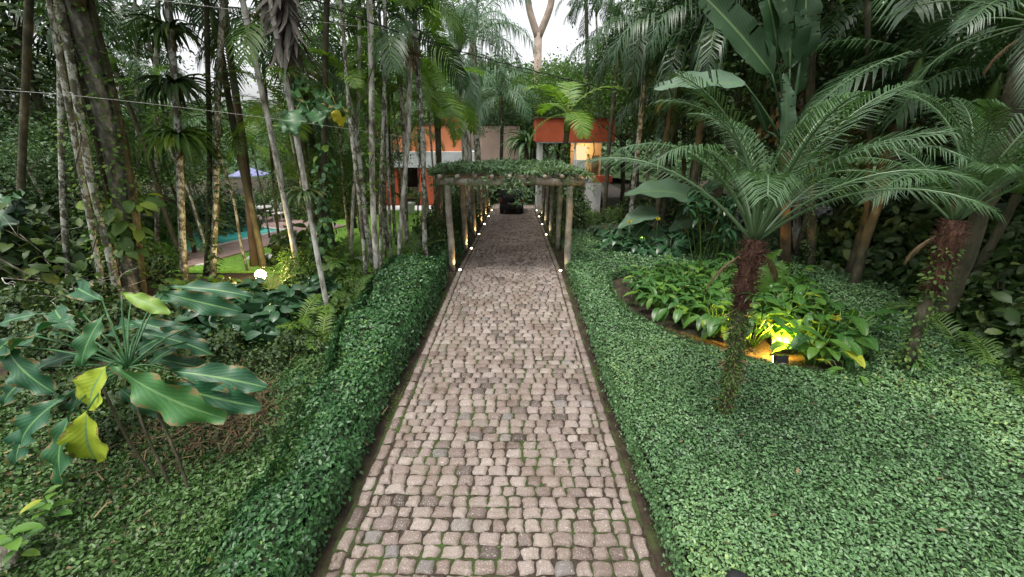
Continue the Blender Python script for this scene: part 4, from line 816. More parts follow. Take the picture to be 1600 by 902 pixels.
# ================================================================ RIGHT SIDE
def curve_pts(P, n=16):
    P = np.asarray(P, float); t = np.linspace(0, len(P) - 1, n); i = np.clip(t.astype(int), 0, len(P) - 2); f = (t - i)[:, None]
    g0 = np.vstack([2 * P[0] - P[1], P, 2 * P[-1] - P[-2]]); a, b_, c, d = g0[i], g0[i + 1], g0[i + 2], g0[i + 3]
    return .5 * (2 * b_ + (c - a) * f + (2 * a - 5 * b_ + 4 * c - d) * f ** 2 + (3 * b_ - 3 * c + d - a) * f ** 3)
def date_palm(pts, L, nf, seed, label, m='phoenix', fib=.115, elev=(89, 46), rad=.07, hang=6):
    P = curve_pts(pts, 20); base = P[0].copy(); P = P - base; r = np.random.default_rng(seed)
    root = thing('date_palm', base, label, 'palm tree')
    b = MB(); b.tube(np.vstack([P[:1] - [0, 0, .1], P]), np.r_[rad * 1.3, rad * (1 + .12 * r.normal(0, 1, 20))], 12)
    b.build('trunk', M['bark_dark'], root)
    k0 = 11; b = MB(); rr = np.interp(np.arange(20), [k0, 14, 17, 19], [rad, fib * .75, fib * .95, fib * .75]); b.tube(P[k0:], rr[k0:], 14)
    K = 900; i = r.uniform(k0, 19, K); C = np.stack([np.interp(i, np.arange(20), P[:, q]) for q in range(3)], -1); a = r.uniform(0, 6.28, K); o = np.stack([np.cos(a), np.sin(a), 0 * a], -1)
    C = C + o * (np.interp(i, np.arange(20), rr) * .9)[:, None]; d = unit(o + r.normal(0, .5, (K, 3)) + [0, 0, .35]); b.scatter((STRAW[0] * [1.3, 1, 1], STRAW[1], STRAW[2]), C, frames(d, r.normal(0, 1, (K, 3))), r.uniform(.06, .19, K), r.random(K), 1)
    b.build('fibre_sheath', [M['fibre' if rad < .1 else 'bark_dark']] * 2, root)
    kw = dict(L=L, n=56, pin=.54, droop=.6, wd=.0125, vee=.3, sweep=.95, start=.27, arc=1.6)
    for k in range(nf):
        f = (k + .5) / nf; e = elev[0] + (elev[1] - elev[0]) * f ** 1.1 + r.normal(0, 3); eb = int(round(e / 12) * 12); key = ('ph', L, eb, k % 3)
        me = frond_mesh(key + (m,), M[m], e0=eb, bend=-66 - 14 * (k % 3), seed=k % 3, **kw); o = bpy.data.objects.new('frond', me); COL.objects.link(o); o.parent = root; o.location = P[-1] + [0, 0, -.05]
        o.rotation_euler = (r.normal(0, .05), r.normal(0, .12), k * 2.39996 + seed + r.normal(0, .12)); s = r.uniform(.82, 1.0); o.scale = (s, s, s)
    for k in range(2):
        me = frond_mesh(('dead', L, k, m), M['dead_leaf'], e0=-20 - 15 * k, bend=-50, seed=k, **{**kw, 'L': L * .3, 'n': 24, 'pin': .12, 'droop': 1.2}); o = bpy.data.objects.new('dead_frond', me); COL.objects.link(o); o.parent = root; o.location = P[-1] - [0, 0, .12]; o.rotation_euler = (0, 0, -1.1 + k * 2.4)
    return P + base
b0 = G(1130, 672)
PH1 = date_palm([b0, Q(1140, 600, b0[1] + .05), Q(1150, 540, b0[1] + .1), Q(1157, 480, b0[1] + .18), Q(1168, 425, b0[1] + .25), Q(1180, 375, b0[1] + .3)], 2.35, 20, 2, 'date palm with rusty fibrous neck and leaning mossy trunk in front of the lit bed')
b0 = G(1412, 602)
PH2 = date_palm([b0, Q(1425, 545, b0[1] + .05), Q(1445, 480, b0[1] + .15), Q(1472, 410, b0[1] + .25), Q(1492, 345, b0[1] + .35)], 2.2, 18, 5, 'dim second date palm with leaning epiphyte-covered trunk near the right edge', fib=.15)
t = Q(1625, 30, 6.8); PH3 = date_palm([(t[0] + .4, 6.9, 0), (t[0] + .3, 6.8, 1.5), (t[0] + .1, 6.7, 3), t], 2.3, 30, 9, 'tall dark palm whose crown fills the top right corner', fib=.17, rad=.14, elev=(80, -15), m='frond_dark')
climber(PH1, .0, .60, .07, 'mid_leaf', .032, 2600, 31, 'mossy green epiphytes coating the trunk of the date palm by the lit bed', 'oval', .018)
climber(PH2, .0, .85, .08, 'mid_leaf', .07, 520, 32, 'trailing leafy epiphytes on the second date palm trunk', 'oval', .07)
b = MB(); r = np.random.default_rng(3); K = 260; i = r.uniform(.2, 13, K); C = np.stack([np.interp(i, np.arange(20), PH1[:, q]) for q in range(3)], -1); a = r.uniform(0, 6.28, K); d = unit(np.stack([np.cos(a), np.sin(a), r.normal(.1, .6, K)], -1))
b.scatter(STRAW, C + d * .06, frames(d, r.normal(0, 1, (K, 3))), r.uniform(.10, .3, K) * [1][0], r.random(K)); tag(b.build('dead_grass', M['dead_leaf']), kind='stuff')
bromeliad(PH2[3] + [0, -.1, .05], .3, 16, 'bed_leaf', 41, 'little spider-shaped air plant low on the second date palm trunk')
bromeliad(PH1[13] + [.06, -.12, -.02], .22, 14, 'bed_leaf', 42, 'little bright air plant at the neck of the date palm by the lit bed')
# cut-leaf philodendron by the neck of the palm
b = MB(); c0 = G(1212, 470) + [0, 0, .75]; V, F, uv = grid_leaf(22, 8, .34, -.7, .15, .1, 'heart', seed=2); V = V.copy(); cut = (np.abs(uv[:, 0] - .5) > .2) & (np.sin(uv[:, 1] * 60) > .0); V[cut, 0] *= .45
for k, (x, y, tx, ty) in enumerate([(1205, 412, 1195, 455), (1190, 415, 1172, 440), (1215, 410, 1228, 440), (1200, 405, 1215, 395)]):
    p, q = Q(x, y, 5.2), Q(tx, ty, 5.1); b.scatter((V, F, uv), p[None], frames((q - p)[None], np.array([[0, -1, .8]])), np.array([np.linalg.norm(q - p) * 1.35]), .75); b.tube(np.stack([Q(1190, 500, 5.4), Q(1195, 450, 5.4), p]), .008, 5, 0, .5)
tag(b.build('cut_leaf_plant', M['bed_leaf']), 'light green deeply cut leaves beside the rusty neck of the date palm', 'plant')

# paddle-leaved plant (tall, behind the date palm)
base = G(1228, 425); root = thing('paddle_leaf_plant', base, 'tall plant with huge paddle leaves rising behind the date palm crown', 'plant')
tmB = []
for s in range(3):
    V_, F_, uv_ = grid_leaf(64, 6, .15, -.35, .3, .10, 'banana', seed=s); rr = np.random.default_rng(s + 50); kp = np.ones((63, 6), bool)
    for row in rr.choice(np.arange(8, 60), 9, replace=False):
        if rr.random() < .5: kp[row, :rr.integers(1, 4)] = False
        else: kp[row, 6 - rr.integers(1, 4):] = False
    tmB.append((V_, F_[kp.ravel()], uv_))
Yb = 8.6; neck = Q(1228, 235, Yb)
b = MB(); t = np.linspace(0, 1, 10)[:, None]; b.tube((t * (neck - base)) - [0, 0, .05], np.linspace(.13, .09, 10), 12); b.build('trunk', M['bark_brown'], root)
PB = [(1216, 95, 1203, -60, 1.0, .45, 0), (1234, 108, 1238, -90, 1.25, .25, .1), (1250, 98, 1276, -50, 1.1, .35, .2), (1206, 116, 1080, -55, .75, .5, -.1), (1164, 132, 1036, 116, 1.0, .95, -.3), (1244, 150, 1262, 60, .9, .5, .4), (1224, 230, 1240, 118, .9, .8, -.2), (1255, 215, 1300, 140, .7, .6, .5), (1198, 205, 1180, 150, .7, .4, .3)]
for k, (bx, by, tx, ty, ws, va, dY) in enumerate(PB):
    p, q = Q(bx, by, Yb + dY), Q(tx, ty, Yb + dY - .2); d = q - p; L = np.linalg.norm(d) * 1.05; V, F, uv = tmB[k % 3]; V = V.copy()
    lat = np.abs(uv[:, 0] - .5) * 2; V[:, 1] += .012 * (np.sin(uv[:, 1] * 47 + k) > .75) * lat
    b = MB(); nn = np.array([.15, -1, .35]) if abs(d[2]) > abs(d[0]) * .5 else np.array([.0, -.55, 1.0]); b.scatter((V * [ws, 1, ws], F, uv), (p - base)[None], frames(d[None], (nn + rng.normal(0, .15, 3))[None]), np.array([L]), va)
    s = neck - base; e = p - base; t = np.linspace(0, 1, 7)[:, None]; b.tube(s + t * (e - s) + np.sin(t * 3.14) * [0, 0, .06], np.linspace(.035, .016, 7), 7, 0, .55); b.build('leaf', M['banana'], root)

# small fleshy planting in the bed, each plant a thing
def bed_template(leaf, n, L, W_, H, seed, tube=.006):
    r = np.random.default_rng(seed); b = MB(); tm = [grid_leaf(7, 4, W_, -.9, .25, .06, 'oval', seed=s) for s in range(2)]
    for k in range(n):
        a = k * 2.4 + r.normal(0, .3); e = r.uniform(.7, 1.35); st = H * r.uniform(.45, 1.0); out = np.array([math.cos(a), math.sin(a), 0]); top = out * math.cos(e) * st + np.array([0, 0, st * math.sin(e)])
        b.tube(np.stack([out * .02 - [0, 0, .04], top * .5 + [0, 0, .04], top]), tube, 4, 0, .8); d = out * r.uniform(.7, 1.1) + np.array([0, 0, r.uniform(-.5, .6)])
        b.scatter(tm[k % 2], top[None], frames(unit(d)[None] + r.normal(0, .15, (1, 3)), np.array([[0, 0, 1.0]]) + out * .1), np.array([L * r.uniform(.75, 1.2)]), np.clip(r.normal(.5, .2), 0, .95))
    o = b.build('leafy_plant', M[leaf]); o.location = (0, 0, -60); return o
BT = [bed_template('bed_leaf', 22, .30, .21, .55, s) for s in range(3)]; DT = [bed_template('dark_bed_leaf', 24, .32, .24, .5, s + 5) for s in range(3)]
def put_plant(T, k, p, s, label, group, cat='leafy plant'):
    o = T[k % 3].copy(); COL.objects.link(o); o.location = (p[0], p[1], float(g(p[0], p[1]))); o.scale = (s,) * 3; o.rotation_euler = (rng.normal(0, .06), rng.normal(0, .06), rng.uniform(0, 6.28)); return tag(o, label, cat, group)
r = np.random.default_rng(17); pts = []
while len(pts) < 58:
    x, y = r.uniform(2.4, 7.2), r.uniform(5.4, 10.4)
    if inpoly(np.array([x]), np.array([y]), BED)[0] and edist(x, y, BED) > (.62 if x < 4 else .32) and all(math.hypot(x - a, y - c) > .36 for a, c in pts) and not (math.hypot(x - 4.45, y - 5.85) < .52) : pts.append((x, y))
for k, (x, y) in enumerate(pts):
    lit = math.hypot(x - 4.7, y - 6.5) < 1.35
    put_plant(BT, k, (x, y), r.uniform(.85, 1.2) * (1.25 if lit else 1), 'broad-leaved plant lit yellow by the ground spotlight' if lit else ('broad-leaved plant in the unlit bed part'), 'lit plants in the round bed' if lit else 'unlit plants in the round bed')
put_plant(BT, 0, G(1318, 602), .75, 'low three-leaved plant at the front tip of the round bed', None)
pts = []
while len(pts) < 22:
    px_, py_ = r.uniform(945, 1075), r.uniform(372, 408); p = G(px_, py_)
    if all(math.hypot(p[0] - a, p[1] - c) > .4 for a, c in pts): pts.append((p[0], p[1])); put_plant(DT, len(pts), p, r.uniform(1.1, 1.5), 'dark glossy plant in the mound behind the bed', 'dark glossy plants behind the round bed')
# big-leaved plant behind the mound
base = G(1075, 395); root = thing('elephant_ear_plant', base, 'plant with very large drooping blue-green leaves behind the dark glossy mound', 'plant')
tmE = [grid_leaf(12, 6, .30, -.7, .18, .08, 'heart', seed=s) for s in range(3)]; Ye = base[1]
for k, (bx, by, tx, ty, va) in enumerate([(1088, 312, 1000, 272, .8), (1026, 332, 970, 338, .9), (1090, 338, 1050, 350, .8), (1075, 300, 1120, 330, .3), (1050, 300, 1020, 300, .7), (1040, 368, 1000, 392, .6), (1080, 372, 1046, 392, .5), (1095, 320, 1060, 330, .3), (1010, 350, 985, 372, .4), (1110, 330, 1150, 350, .3), (1100, 300, 1130, 275, .4), (1120, 350, 1160, 372, .4)]):
    p, q = Q(bx, by, Ye - .2), Q(tx, ty, Ye - .5); d = q - p; b = MB(); b.scatter(tmE[k % 3], (p - base)[None], frames(d[None], np.array([[.1, -.5, 1.0]]) + r.normal(0, .15, (1, 3))), np.array([np.linalg.norm(d) * 1.1]), va)
    e = p - base; t = np.linspace(0, 1, 7)[:, None]; b.tube(t * e + np.sin(t * 3.14) * [0, 0, .1] + [r.normal(0, .1) * 1, 0, -.05] * (1 - t), np.linspace(.03, .012, 7), 6, 0, .3); b.build('leaf', M['banana'], root)
b = MB(); r = np.random.default_rng(33)
for k in range(34):
    p = G(r.uniform(1085, 1165), r.uniform(400, 425)); h = r.uniform(1.0, 2.2); t = np.linspace(0, 1, 6)[:, None]; lean = r.normal(0, .35, 2); b.tube(p + t * [lean[0], lean[1], h] - [0, 0, .04], np.linspace(.018, .008, 6), 5, 1)
    m_ = 9; a = r.uniform(0, 6.28, m_); d = np.stack([np.cos(a), np.sin(a), r.normal(0, .3, m_)], -1); b.scatter(grid_leaf(5, 2, .16, -.8, .2), np.repeat((p + [lean[0], lean[1], h])[None], m_, 0) - np.array([0, 0, .35]) * r.random(m_)[:, None], frames(d, np.array([[0, 0, 1.]])), r.uniform(.25, .5, m_), r.random(m_) * .6)
tag(b.build('cane_plant', [M['dark_bed_leaf'], M['mid_leaf']]), 'dense stand of thin dark canes left of the date palm neck', 'cane plant')

# trunks on the right
GR = 'trunks right of the pergola'
RT_ = [((921, 328), (917, 90), .12, 'bark_dark', 'slimdark', 10, 8, 'vine-covered dark trunk in front of the lit cream wall'),
 ((939, 326), (931, 0), .07, 'bark_lichen', 'slimdark', 9.5, 8, 'thin grey trunk crossing the right end of the lit cream wall'),
 ((972, 322), (970, 0), .09, 'bark_dark', 'queendark', 8.5, 8, 'dark trunk just right of the orange fascia'),
 ((986, 318), (1000, 150), .045, 'bark_white', 'slim', 8, 8, 'thin pale trunk second to the right of the orange fascia'),
 ((1006, 322), (1030, 160), .06, 'bark_white', 'slim', 8, 8, 'pale trunk leaning right behind the huge drooping leaves'),
 ((1046, 345), (1043, 0), .12, 'bark_dark', 'queendark', 7.6, 8, 'thick dark trunk left of the pale brown one behind the drooping leaves'),
 ((1066, 345), (1076, 0), .11, 'bark_brown', 'queendark', 8.4, 8, 'pale brown straight trunk rising behind the drooping leaves'),
 ((1094, 360), (1088, 180), .035, 'bark_white', None, 5.5, 8, 'thin crooked pale stem behind the date palm crown, left half'),
 ((1010, 330), (1012, 0), .06, 'bark_white', 'queendark', 9.2, 8, 'white slim trunk hung with dark drooping fronds'),
 ((1245, 400), (1252, 0), .10, 'bark_white', 'slimdark', 9, 8, 'tall grey-white trunk right of the paddle leaves'),
 ((1228, 405), (1232, 0), .17, 'bark_dark', 'slimdark', 8.6, 8, 'rough dark trunk with clinging dead fronds between paddle leaves and white trunk'),
 ((1290, 385), (1291, 0), .06, 'bark_white', 'slimdark', 9, 8, 'slim grey trunk under the patch of sky at right'),
 ((1267, 430), (1268, 280), .10, 'bark_dark', 'slimdark', 7.2, 8, 'vine-wrapped trunk standing in the ground cover behind the round bed'),
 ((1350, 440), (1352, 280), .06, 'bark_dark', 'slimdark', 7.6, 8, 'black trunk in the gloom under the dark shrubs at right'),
 ((1398, 400), (1402, 0), .07, 'bark_lichen', 'slimdark', 9, 8, 'grey trunk behind the second date palm crown'),
 ((1180, 360), (1188, 0), .09, 'bark_dark', 'slimdark', 9.6, 8, 'dark trunk hidden behind the paddle leaves'),
 ((1115, 335), (1130, 0), .09, 'bark_lichen', 'queendark', 9.3, 8, 'mottled trunk behind the long diagonal paddle leaf')]
RP = []
for i, (bs, tp, rd, bk, kd, H, nn_, lb) in enumerate(RT_):
    p0, p1 = px_trunk(bs, tp); q = (kd or '').startswith('queen')
    root, P = palm('slim_palm', p0, p1, H, rd, bk, kd, lb, group=GR, seed=400 + i * 3, elev=(80, -15), shaft=not q, bend=-115 if q else -85); RP.append(P)
climber(RP[0], 0, .7, .12, 'mid_leaf', .14, 500, 51, 'leafy climber on the dark trunk before the lit cream wall', 'oval', .16)
climber(RP[12], 0, .5, .10, 'dark_leaf', .08, 300, 52, 'dark climber on the trunk standing behind the round bed', 'oval', .06)
climber(RP[10], .4, .95, .16, 'dead_leaf', .4, 260, 53, 'shaggy dead fronds clinging to the rough dark trunk beside the paddle leaves', 'big', .12, 'dead fronds')
climber(RP[5], .35, .9, .12, 'grey_leaf', .3, 240, 54, 'grey hanging leaves on the thick dark trunk behind the drooping leaves', 'big', .3)
MP2 = [(886, 205, 14.5, 'bright', .95, .11, 'bark_dark', 'bright palm with upright fronds on a vine-covered trunk at the pergola end'),
 (1010, 40, 15.5, 'queendark', 1.1, .1, 'bark_lichen', 'dark palm with curtain of hanging fronds, left one over the drooping leaves'),
 (1065, 60, 14.5, 'queendark', 1.0, .1, 'bark_dark', 'dark palm with curtain of hanging fronds, right one over the drooping leaves'),
 (1120, 40, 13.5, 'queendark', 1.1, .12, 'bark_dark', 'dark palm with curtain of fronds behind the diagonal paddle leaf'),
 (965, 90, 20, 'slimdark', 1.1, .1, 'bark_dark', 'dark palm crown over the orange fascia'),
 (1170, 70, 14, 'slimdark', 1.3, .12, 'bark_dark', 'dark palm crown left of the upright paddle leaves'),
 (1340, 60, 12, 'slimdark', 1.0, .1, 'bark_dark', 'dark palm crown right of the patch of sky'),
 (1440, 60, 10, 'slimdark', 1.5, .12, 'bark_dark', 'large dim palm crown left of the top right corner palm'),
 (1420, 150, 9, 'slimdark', 1.2, .1, 'bark_dark', 'low dim palm crown over the second date palm'),
 (1540, 180, 8.5, 'slimdark', 1.3, .1, 'bark_dark', 'low dim palm crown at the right edge'),
 (1590, 300, 7.5, 'areca', 1.4, .08, 'bark_dark', 'small dim palm at the right edge'),
 (1060, 170, 17, 'queendark', 1.0, .1, 'bark_dark', 'lower dark palm with hanging fronds behind the pale brown trunk')]
for i, (px_, py_, Y, kd, sz, rd, bk, lb) in enumerate(MP2):
    t = Q(px_, py_, Y); p0 = np.array([t[0] + rng.uniform(-.2, .2), Y, float(g(t[0], Y))]); q = kd.startswith('queen')
    root, P = palm('palm_tree', p0, t, t[2], rd, bk, kd, lb, seed=300 + i, size=sz, elev=(86, -25), shaft=not q, bend=-85 if not q else -120)
    if i == 0: climber(P, 0, .9, .11, 'mid_leaf', .13, 500, 61, 'leafy climber on the trunk of the bright palm at the pergola end', 'oval', .12)
# dark planting at the right
DR = 'dark shrubs along the right side'
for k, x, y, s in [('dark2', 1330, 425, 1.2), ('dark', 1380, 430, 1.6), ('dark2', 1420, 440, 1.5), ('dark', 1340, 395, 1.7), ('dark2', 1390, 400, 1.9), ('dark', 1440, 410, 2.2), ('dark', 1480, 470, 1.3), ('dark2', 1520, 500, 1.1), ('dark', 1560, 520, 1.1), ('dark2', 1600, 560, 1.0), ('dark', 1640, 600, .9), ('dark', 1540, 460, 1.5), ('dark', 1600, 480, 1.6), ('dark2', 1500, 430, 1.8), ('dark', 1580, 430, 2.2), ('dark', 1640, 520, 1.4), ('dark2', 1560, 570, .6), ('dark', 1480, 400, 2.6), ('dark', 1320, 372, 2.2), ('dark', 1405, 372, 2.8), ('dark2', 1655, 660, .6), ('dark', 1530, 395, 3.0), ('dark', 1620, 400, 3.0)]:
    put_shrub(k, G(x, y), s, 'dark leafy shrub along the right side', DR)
for k, x, y, s, lb in [('dark', 905, 345, .9, 'low dark shrub just outside the pergola at right'), ('small', 925, 350, .7, 'small green shrub at the foot of the vine-covered dark trunk'), ('small', 955, 348, .8, 'small green shrub at the far edge of the second ground cover mat'), ('dark', 990, 340, 1.1, 'dark shrub at the foot of the pale trunks right of the fascia'), ('dark', 1030, 350, 1.2, 'dark shrub behind the drooping-leaved plant'), ('dark', 1110, 365, 1.3, 'dark shrub behind the thin cane stand'), ('dark', 1160, 360, 1.2, 'dark shrub left of the brown trunk behind the round bed'), ('dark2', 1200, 350, 1.4, 'large-leaved dark shrub behind the brown trunk'), ('dark', 1060, 330, 1.6, 'tall dark shrub behind the pale brown trunk')]:
    put_shrub(k, G(x, y), s, lb)
for k, (x, y, s) in enumerate([(1440, 450, 1.2), (1500, 560, 1.0), (1560, 600, .8), (1530, 520, 1.2), (1470, 380, 1.6)]):
    ground_palm(G(x, y), 'areca', s, 60 + k, ['dim ground palm left of the second date palm neck', 'dim ground palm at the edge of the mat near the right side', 'dim little palm nearest the right edge', 'wide dim ground palm behind the mat at right', 'dim ground palm behind the second date palm crown'][k], elev=(60, 0))
# spiky plant behind the vines
bromeliad(Q(823, 224, 28.4), 2.0, 60, 'grey_leaf', 71, 'spiky dark rosette plant above the pergola vines, left of the orange fascia', up=1.2, cat='spiky plant')
q = Q(823, 224, 28.4); b = MB(); b.tube([[q[0], q[1], -1.1], [q[0], q[1], q[2]]], .14, 8); tag(b.build('spiky_plant_stem', M['bark_brown']), 'short thick brown stem under the spiky rosette above the pergola', 'stem')

# ================================================================ TREES BEHIND
GB = {'L': ('pale leafy tree beyond the swimming pool', 'trees beyond the pool'), 'C': ('leafy tree rising behind the houses', 'trees behind the houses'), 'R': ('dark leafy tree in the wood at the right', 'trees in the right-hand wood')}
for k, x, y, s, gk in [('grey', -16, 22, .55, 'L'), ('grey', -20, 26, .5, 'L'), ('grey', -13, 27, .6, 'L'), ('mid', -24, 24, .5, 'L'), ('grey', -17, 32, .75, 'L'), ('grey', -24, 33, .8, 'L'), ('mid', -30, 28, 1.0, 'L'), ('dark', -19, 13, .95, 'L'), ('dark', -23, 17, 1.1, 'L'), ('dark', -16, 9, .9, 'L'), ('dark', -27, 20, 1.1, 'L'), ('grey', -11, 33, .75, 'L'),
    ('mid', -12, 36, .9, 'C'), ('mid', -8, 40, .95, 'C'), ('grey', -10, 37, .8, 'C'), ('mid', -5, 38, .65, 'C'), ('grey', -1, 42, .55, 'C'), ('grey', 2, 44, .55, 'C'), ('mid', 5, 40, .8, 'C'), ('bright', 7.5, 38, 1.0, 'C'), ('mid', 10, 36, 1.2, 'C'), ('grey', 4, 48, .8, 'C'), ('mid', 8, 31, 1.05, 'C'), ('mid', -16, 40, 1.0, 'C'),
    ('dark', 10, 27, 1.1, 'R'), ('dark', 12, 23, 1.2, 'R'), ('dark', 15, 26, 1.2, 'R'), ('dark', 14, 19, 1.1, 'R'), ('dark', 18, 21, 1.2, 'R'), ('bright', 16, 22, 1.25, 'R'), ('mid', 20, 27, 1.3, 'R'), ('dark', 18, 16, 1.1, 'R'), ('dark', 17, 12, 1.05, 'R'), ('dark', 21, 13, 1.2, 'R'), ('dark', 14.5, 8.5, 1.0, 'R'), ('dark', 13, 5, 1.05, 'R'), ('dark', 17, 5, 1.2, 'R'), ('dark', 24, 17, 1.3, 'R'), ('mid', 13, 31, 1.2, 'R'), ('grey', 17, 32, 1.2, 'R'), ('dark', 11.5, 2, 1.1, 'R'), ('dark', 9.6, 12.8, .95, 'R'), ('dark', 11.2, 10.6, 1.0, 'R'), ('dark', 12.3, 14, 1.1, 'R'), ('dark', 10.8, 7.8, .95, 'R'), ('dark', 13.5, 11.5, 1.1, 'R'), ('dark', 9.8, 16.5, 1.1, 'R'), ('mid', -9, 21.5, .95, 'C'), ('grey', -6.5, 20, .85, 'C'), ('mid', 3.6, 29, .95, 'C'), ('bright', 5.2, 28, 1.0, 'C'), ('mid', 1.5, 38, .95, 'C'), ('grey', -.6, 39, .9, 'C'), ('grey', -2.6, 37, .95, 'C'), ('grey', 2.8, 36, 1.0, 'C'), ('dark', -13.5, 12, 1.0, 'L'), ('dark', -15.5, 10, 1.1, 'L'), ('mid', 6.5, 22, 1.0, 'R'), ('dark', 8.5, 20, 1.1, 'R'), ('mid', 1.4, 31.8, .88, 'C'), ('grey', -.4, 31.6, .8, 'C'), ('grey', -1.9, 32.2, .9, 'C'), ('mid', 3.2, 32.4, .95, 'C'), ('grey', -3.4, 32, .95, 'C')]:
    put_tree(k, x, y, s, *GB[gk])
# forked pink-barked tree against the sky
p0 = np.array([Q(842, 60, 33)[0], 33, -1.2]); root = thing('forked_tree', p0, 'far pinkish tree forking in a V against the white sky', 'tree')
b = MB(); f = Q(841, 52, 33) - p0; b.tube(np.stack([np.zeros(3), f * .5, f]), [.3, .27, .27], 10)
for (x, y, rr) in [(822, -25, .26), (866, -25, .3)]: e = Q(x, y, 33) - p0; b.tube(curve_pts([f - [0, 0, .3], f + (e - f) * .5 + [.25 if x > 840 else -.2, 0, 0], e, e + (e - f) * .7]), np.linspace(.26, rr * .6, 16), 9)
b.build('trunk', M['bark_pink'], root); b = MB(); r = np.random.default_rng(4); canopy(b, f + [0, 0, 4.3], (5.5, 3, 1.3), 34, 120, .2, r); b.build('crown', M['dark_leaf'], root)
# wooded slope: reads as one mass
r = np.random.default_rng(44); b = MB(); K = 1500; x = r.uniform(-75, 75, K); y = 42 + 45 * r.random(K); z = hz(x, y)
for k in range(K):
    s = r.uniform(1.4, 2.6); m_ = 46; u = unit(r.normal(0, 1, (m_, 3))); u[:, 2] = np.abs(u[:, 2]); b.scatter(QUADLEAF, np.array([x[k], y[k], z[k] + .2]) + u * [s, s, s * r.uniform(.8, 1.3)], leaf_frames(m_, u, .6, r), r.uniform(.5, 1.0, m_), np.clip(r.normal(.3 + .4 * r.random(), .12, m_), 0, 1))
tag(b.build('forest', M['grey_leaf']), kind='stuff')
# ================================================================ PERGOLA
def zg(x, y): return float(g(x, y))
FR = [10.72 + 2.9 * k for k in range(6)]; PXX = (-1.56, 1.60); HB = 2.36
root = thing('pergola', (0, FR[0], 0), 'long pergola of grey log posts and beams over the cobbled path, smothered in vines', 'pergola')
rt = np.array([0, FR[0], 0]); r = np.random.default_rng(9)
for k, y in enumerate(FR):
    zt = HB + zg(0, y)
    for x in PXX:
        b = MB(); t = np.linspace(0, 1, 9)[:, None]; p = np.array([x, y, zg(x, y) - .1]); q = np.array([x + r.normal(0, .02), y, zt - .085]); b.tube(p + t * (q - p) + .008 * np.sin(t * 9 + x), .086 + r.normal(0, .003, 9), 12); b.V[-1] -= rt; b.build('post', M['wood'], root)
    b = MB(); t = np.linspace(-1, 1, 9)[:, None]; b.tube(np.array([.02, y, zt]) + t * [1.86, 0, 0] + .012 * np.sin(t * 6 + k) * [0, 0, 1], .09, 12); b.V[-1] -= rt; b.build('beam', M['wood'], root)
for j, x in enumerate(np.linspace(-1.72, 1.76, 9)):
    b = MB(); ys_ = np.linspace(FR[0] - .26 + r.normal(0, .04), FR[-1] + .2, 14); b.tube(np.stack([x + 0 * ys_, ys_, HB + g(0, ys_) + .145], -1), .052, 9); b.V[-1] -= rt; b.build('rafter', M['wood'], root)
# vines
r = np.random.default_rng(10); K = 30000; x = r.uniform(-2.0, 2.05, K); y = 10.5 + 15.3 * r.random(K) ** 1.25
hh = .28 + .16 * snoise(x, y, .5, 8) + .12 * snoise(x, y, 1.4, 9); hh *= np.sqrt(np.clip(1 - (np.abs(x) / 2.15) ** 4, 0, 1))
z = HB + g(0, y) + .12 + np.clip(hh, .02, 1) * r.uniform(.25, 1, K) ** .5
b = MB(); b.scatter(LANCE, np.stack([x, y, z], -1), leaf_frames(K, (0, -.25, 1), .7, r, .35), r.uniform(.07, .16, K), np.clip(.5 + .25 * snoise(x, y, .5, 3) + r.normal(0, .17, K), 0, 1))
for k in range(46):   # trailing strands
    x0 = r.uniform(-1.85, 1.9) if k % 2 else r.choice([-1.9, 1.95]) + r.normal(0, .08); y0 = 10.5 + (r.uniform(-.1, .3) if k % 2 else r.uniform(0, 8)); L = r.uniform(.1, .4)
    m_ = int(L * 70); t = r.random(m_); b.scatter(LANCE, np.stack([x0 + r.normal(0, .05, m_), y0 + r.normal(0, .05, m_), HB + zg(0, y0) + .15 - t * (L + .1)], -1), leaf_frames(m_, (0, -1, .4), .6, r, .8), r.uniform(.06, .13, m_), r.random(m_) * .7 + .15)
for (xx, L_, n_) in [(.12, .72, 90), (.30, .5, 50), (-.1, .4, 40), (-.6, .3, 30)]:
    t = r.random(n_); b.scatter(LANCE, np.stack([xx + r.normal(0, .10, n_) + t * .2, 10.45 + r.normal(0, .08, n_), HB + .15 - t * L_], -1), leaf_frames(n_, (0, -1, .6), .6, r, .6), r.uniform(.08, .15, n_), r.random(n_) * .6 + .3)
tag(b.build('climbing_vine', M['grey_leaf']), 'thick blanket of pale green vine lying over the pergola with strands hanging in front', 'vine')
# climbers and dark shrubs along the pergola sides
for k, (x, y, s, kd) in enumerate([(-2.45, 11.6, .8, 'dark'), (-2.5, 13.2, .9, 'dark'), (-2.5, 14.9, 1.0, 'dark'), (-2.55, 17, 1.1, 'dark'), (-2.6, 19.3, 1.2, 'dark'), (-2.6, 21.8, 1.2, 'dark'), (-2.6, 24.5, 1.3, 'dark'), (2.5, 17.5, .9, 'dark'), (2.6, 19.6, 1.1, 'dark'), (2.7, 22, 1.2, 'dark'), (2.7, 24.8, 1.3, 'dark')]):
    put_shrub(kd, (x, y), (s * .7, s, s * 1.15), ('dark shrub against the left side of the pergola' if x < 0 else 'dark shrub against the right side of the pergola'), ('shrubs along the left of the pergola' if x < 0 else 'shrubs along the right of the pergola'))
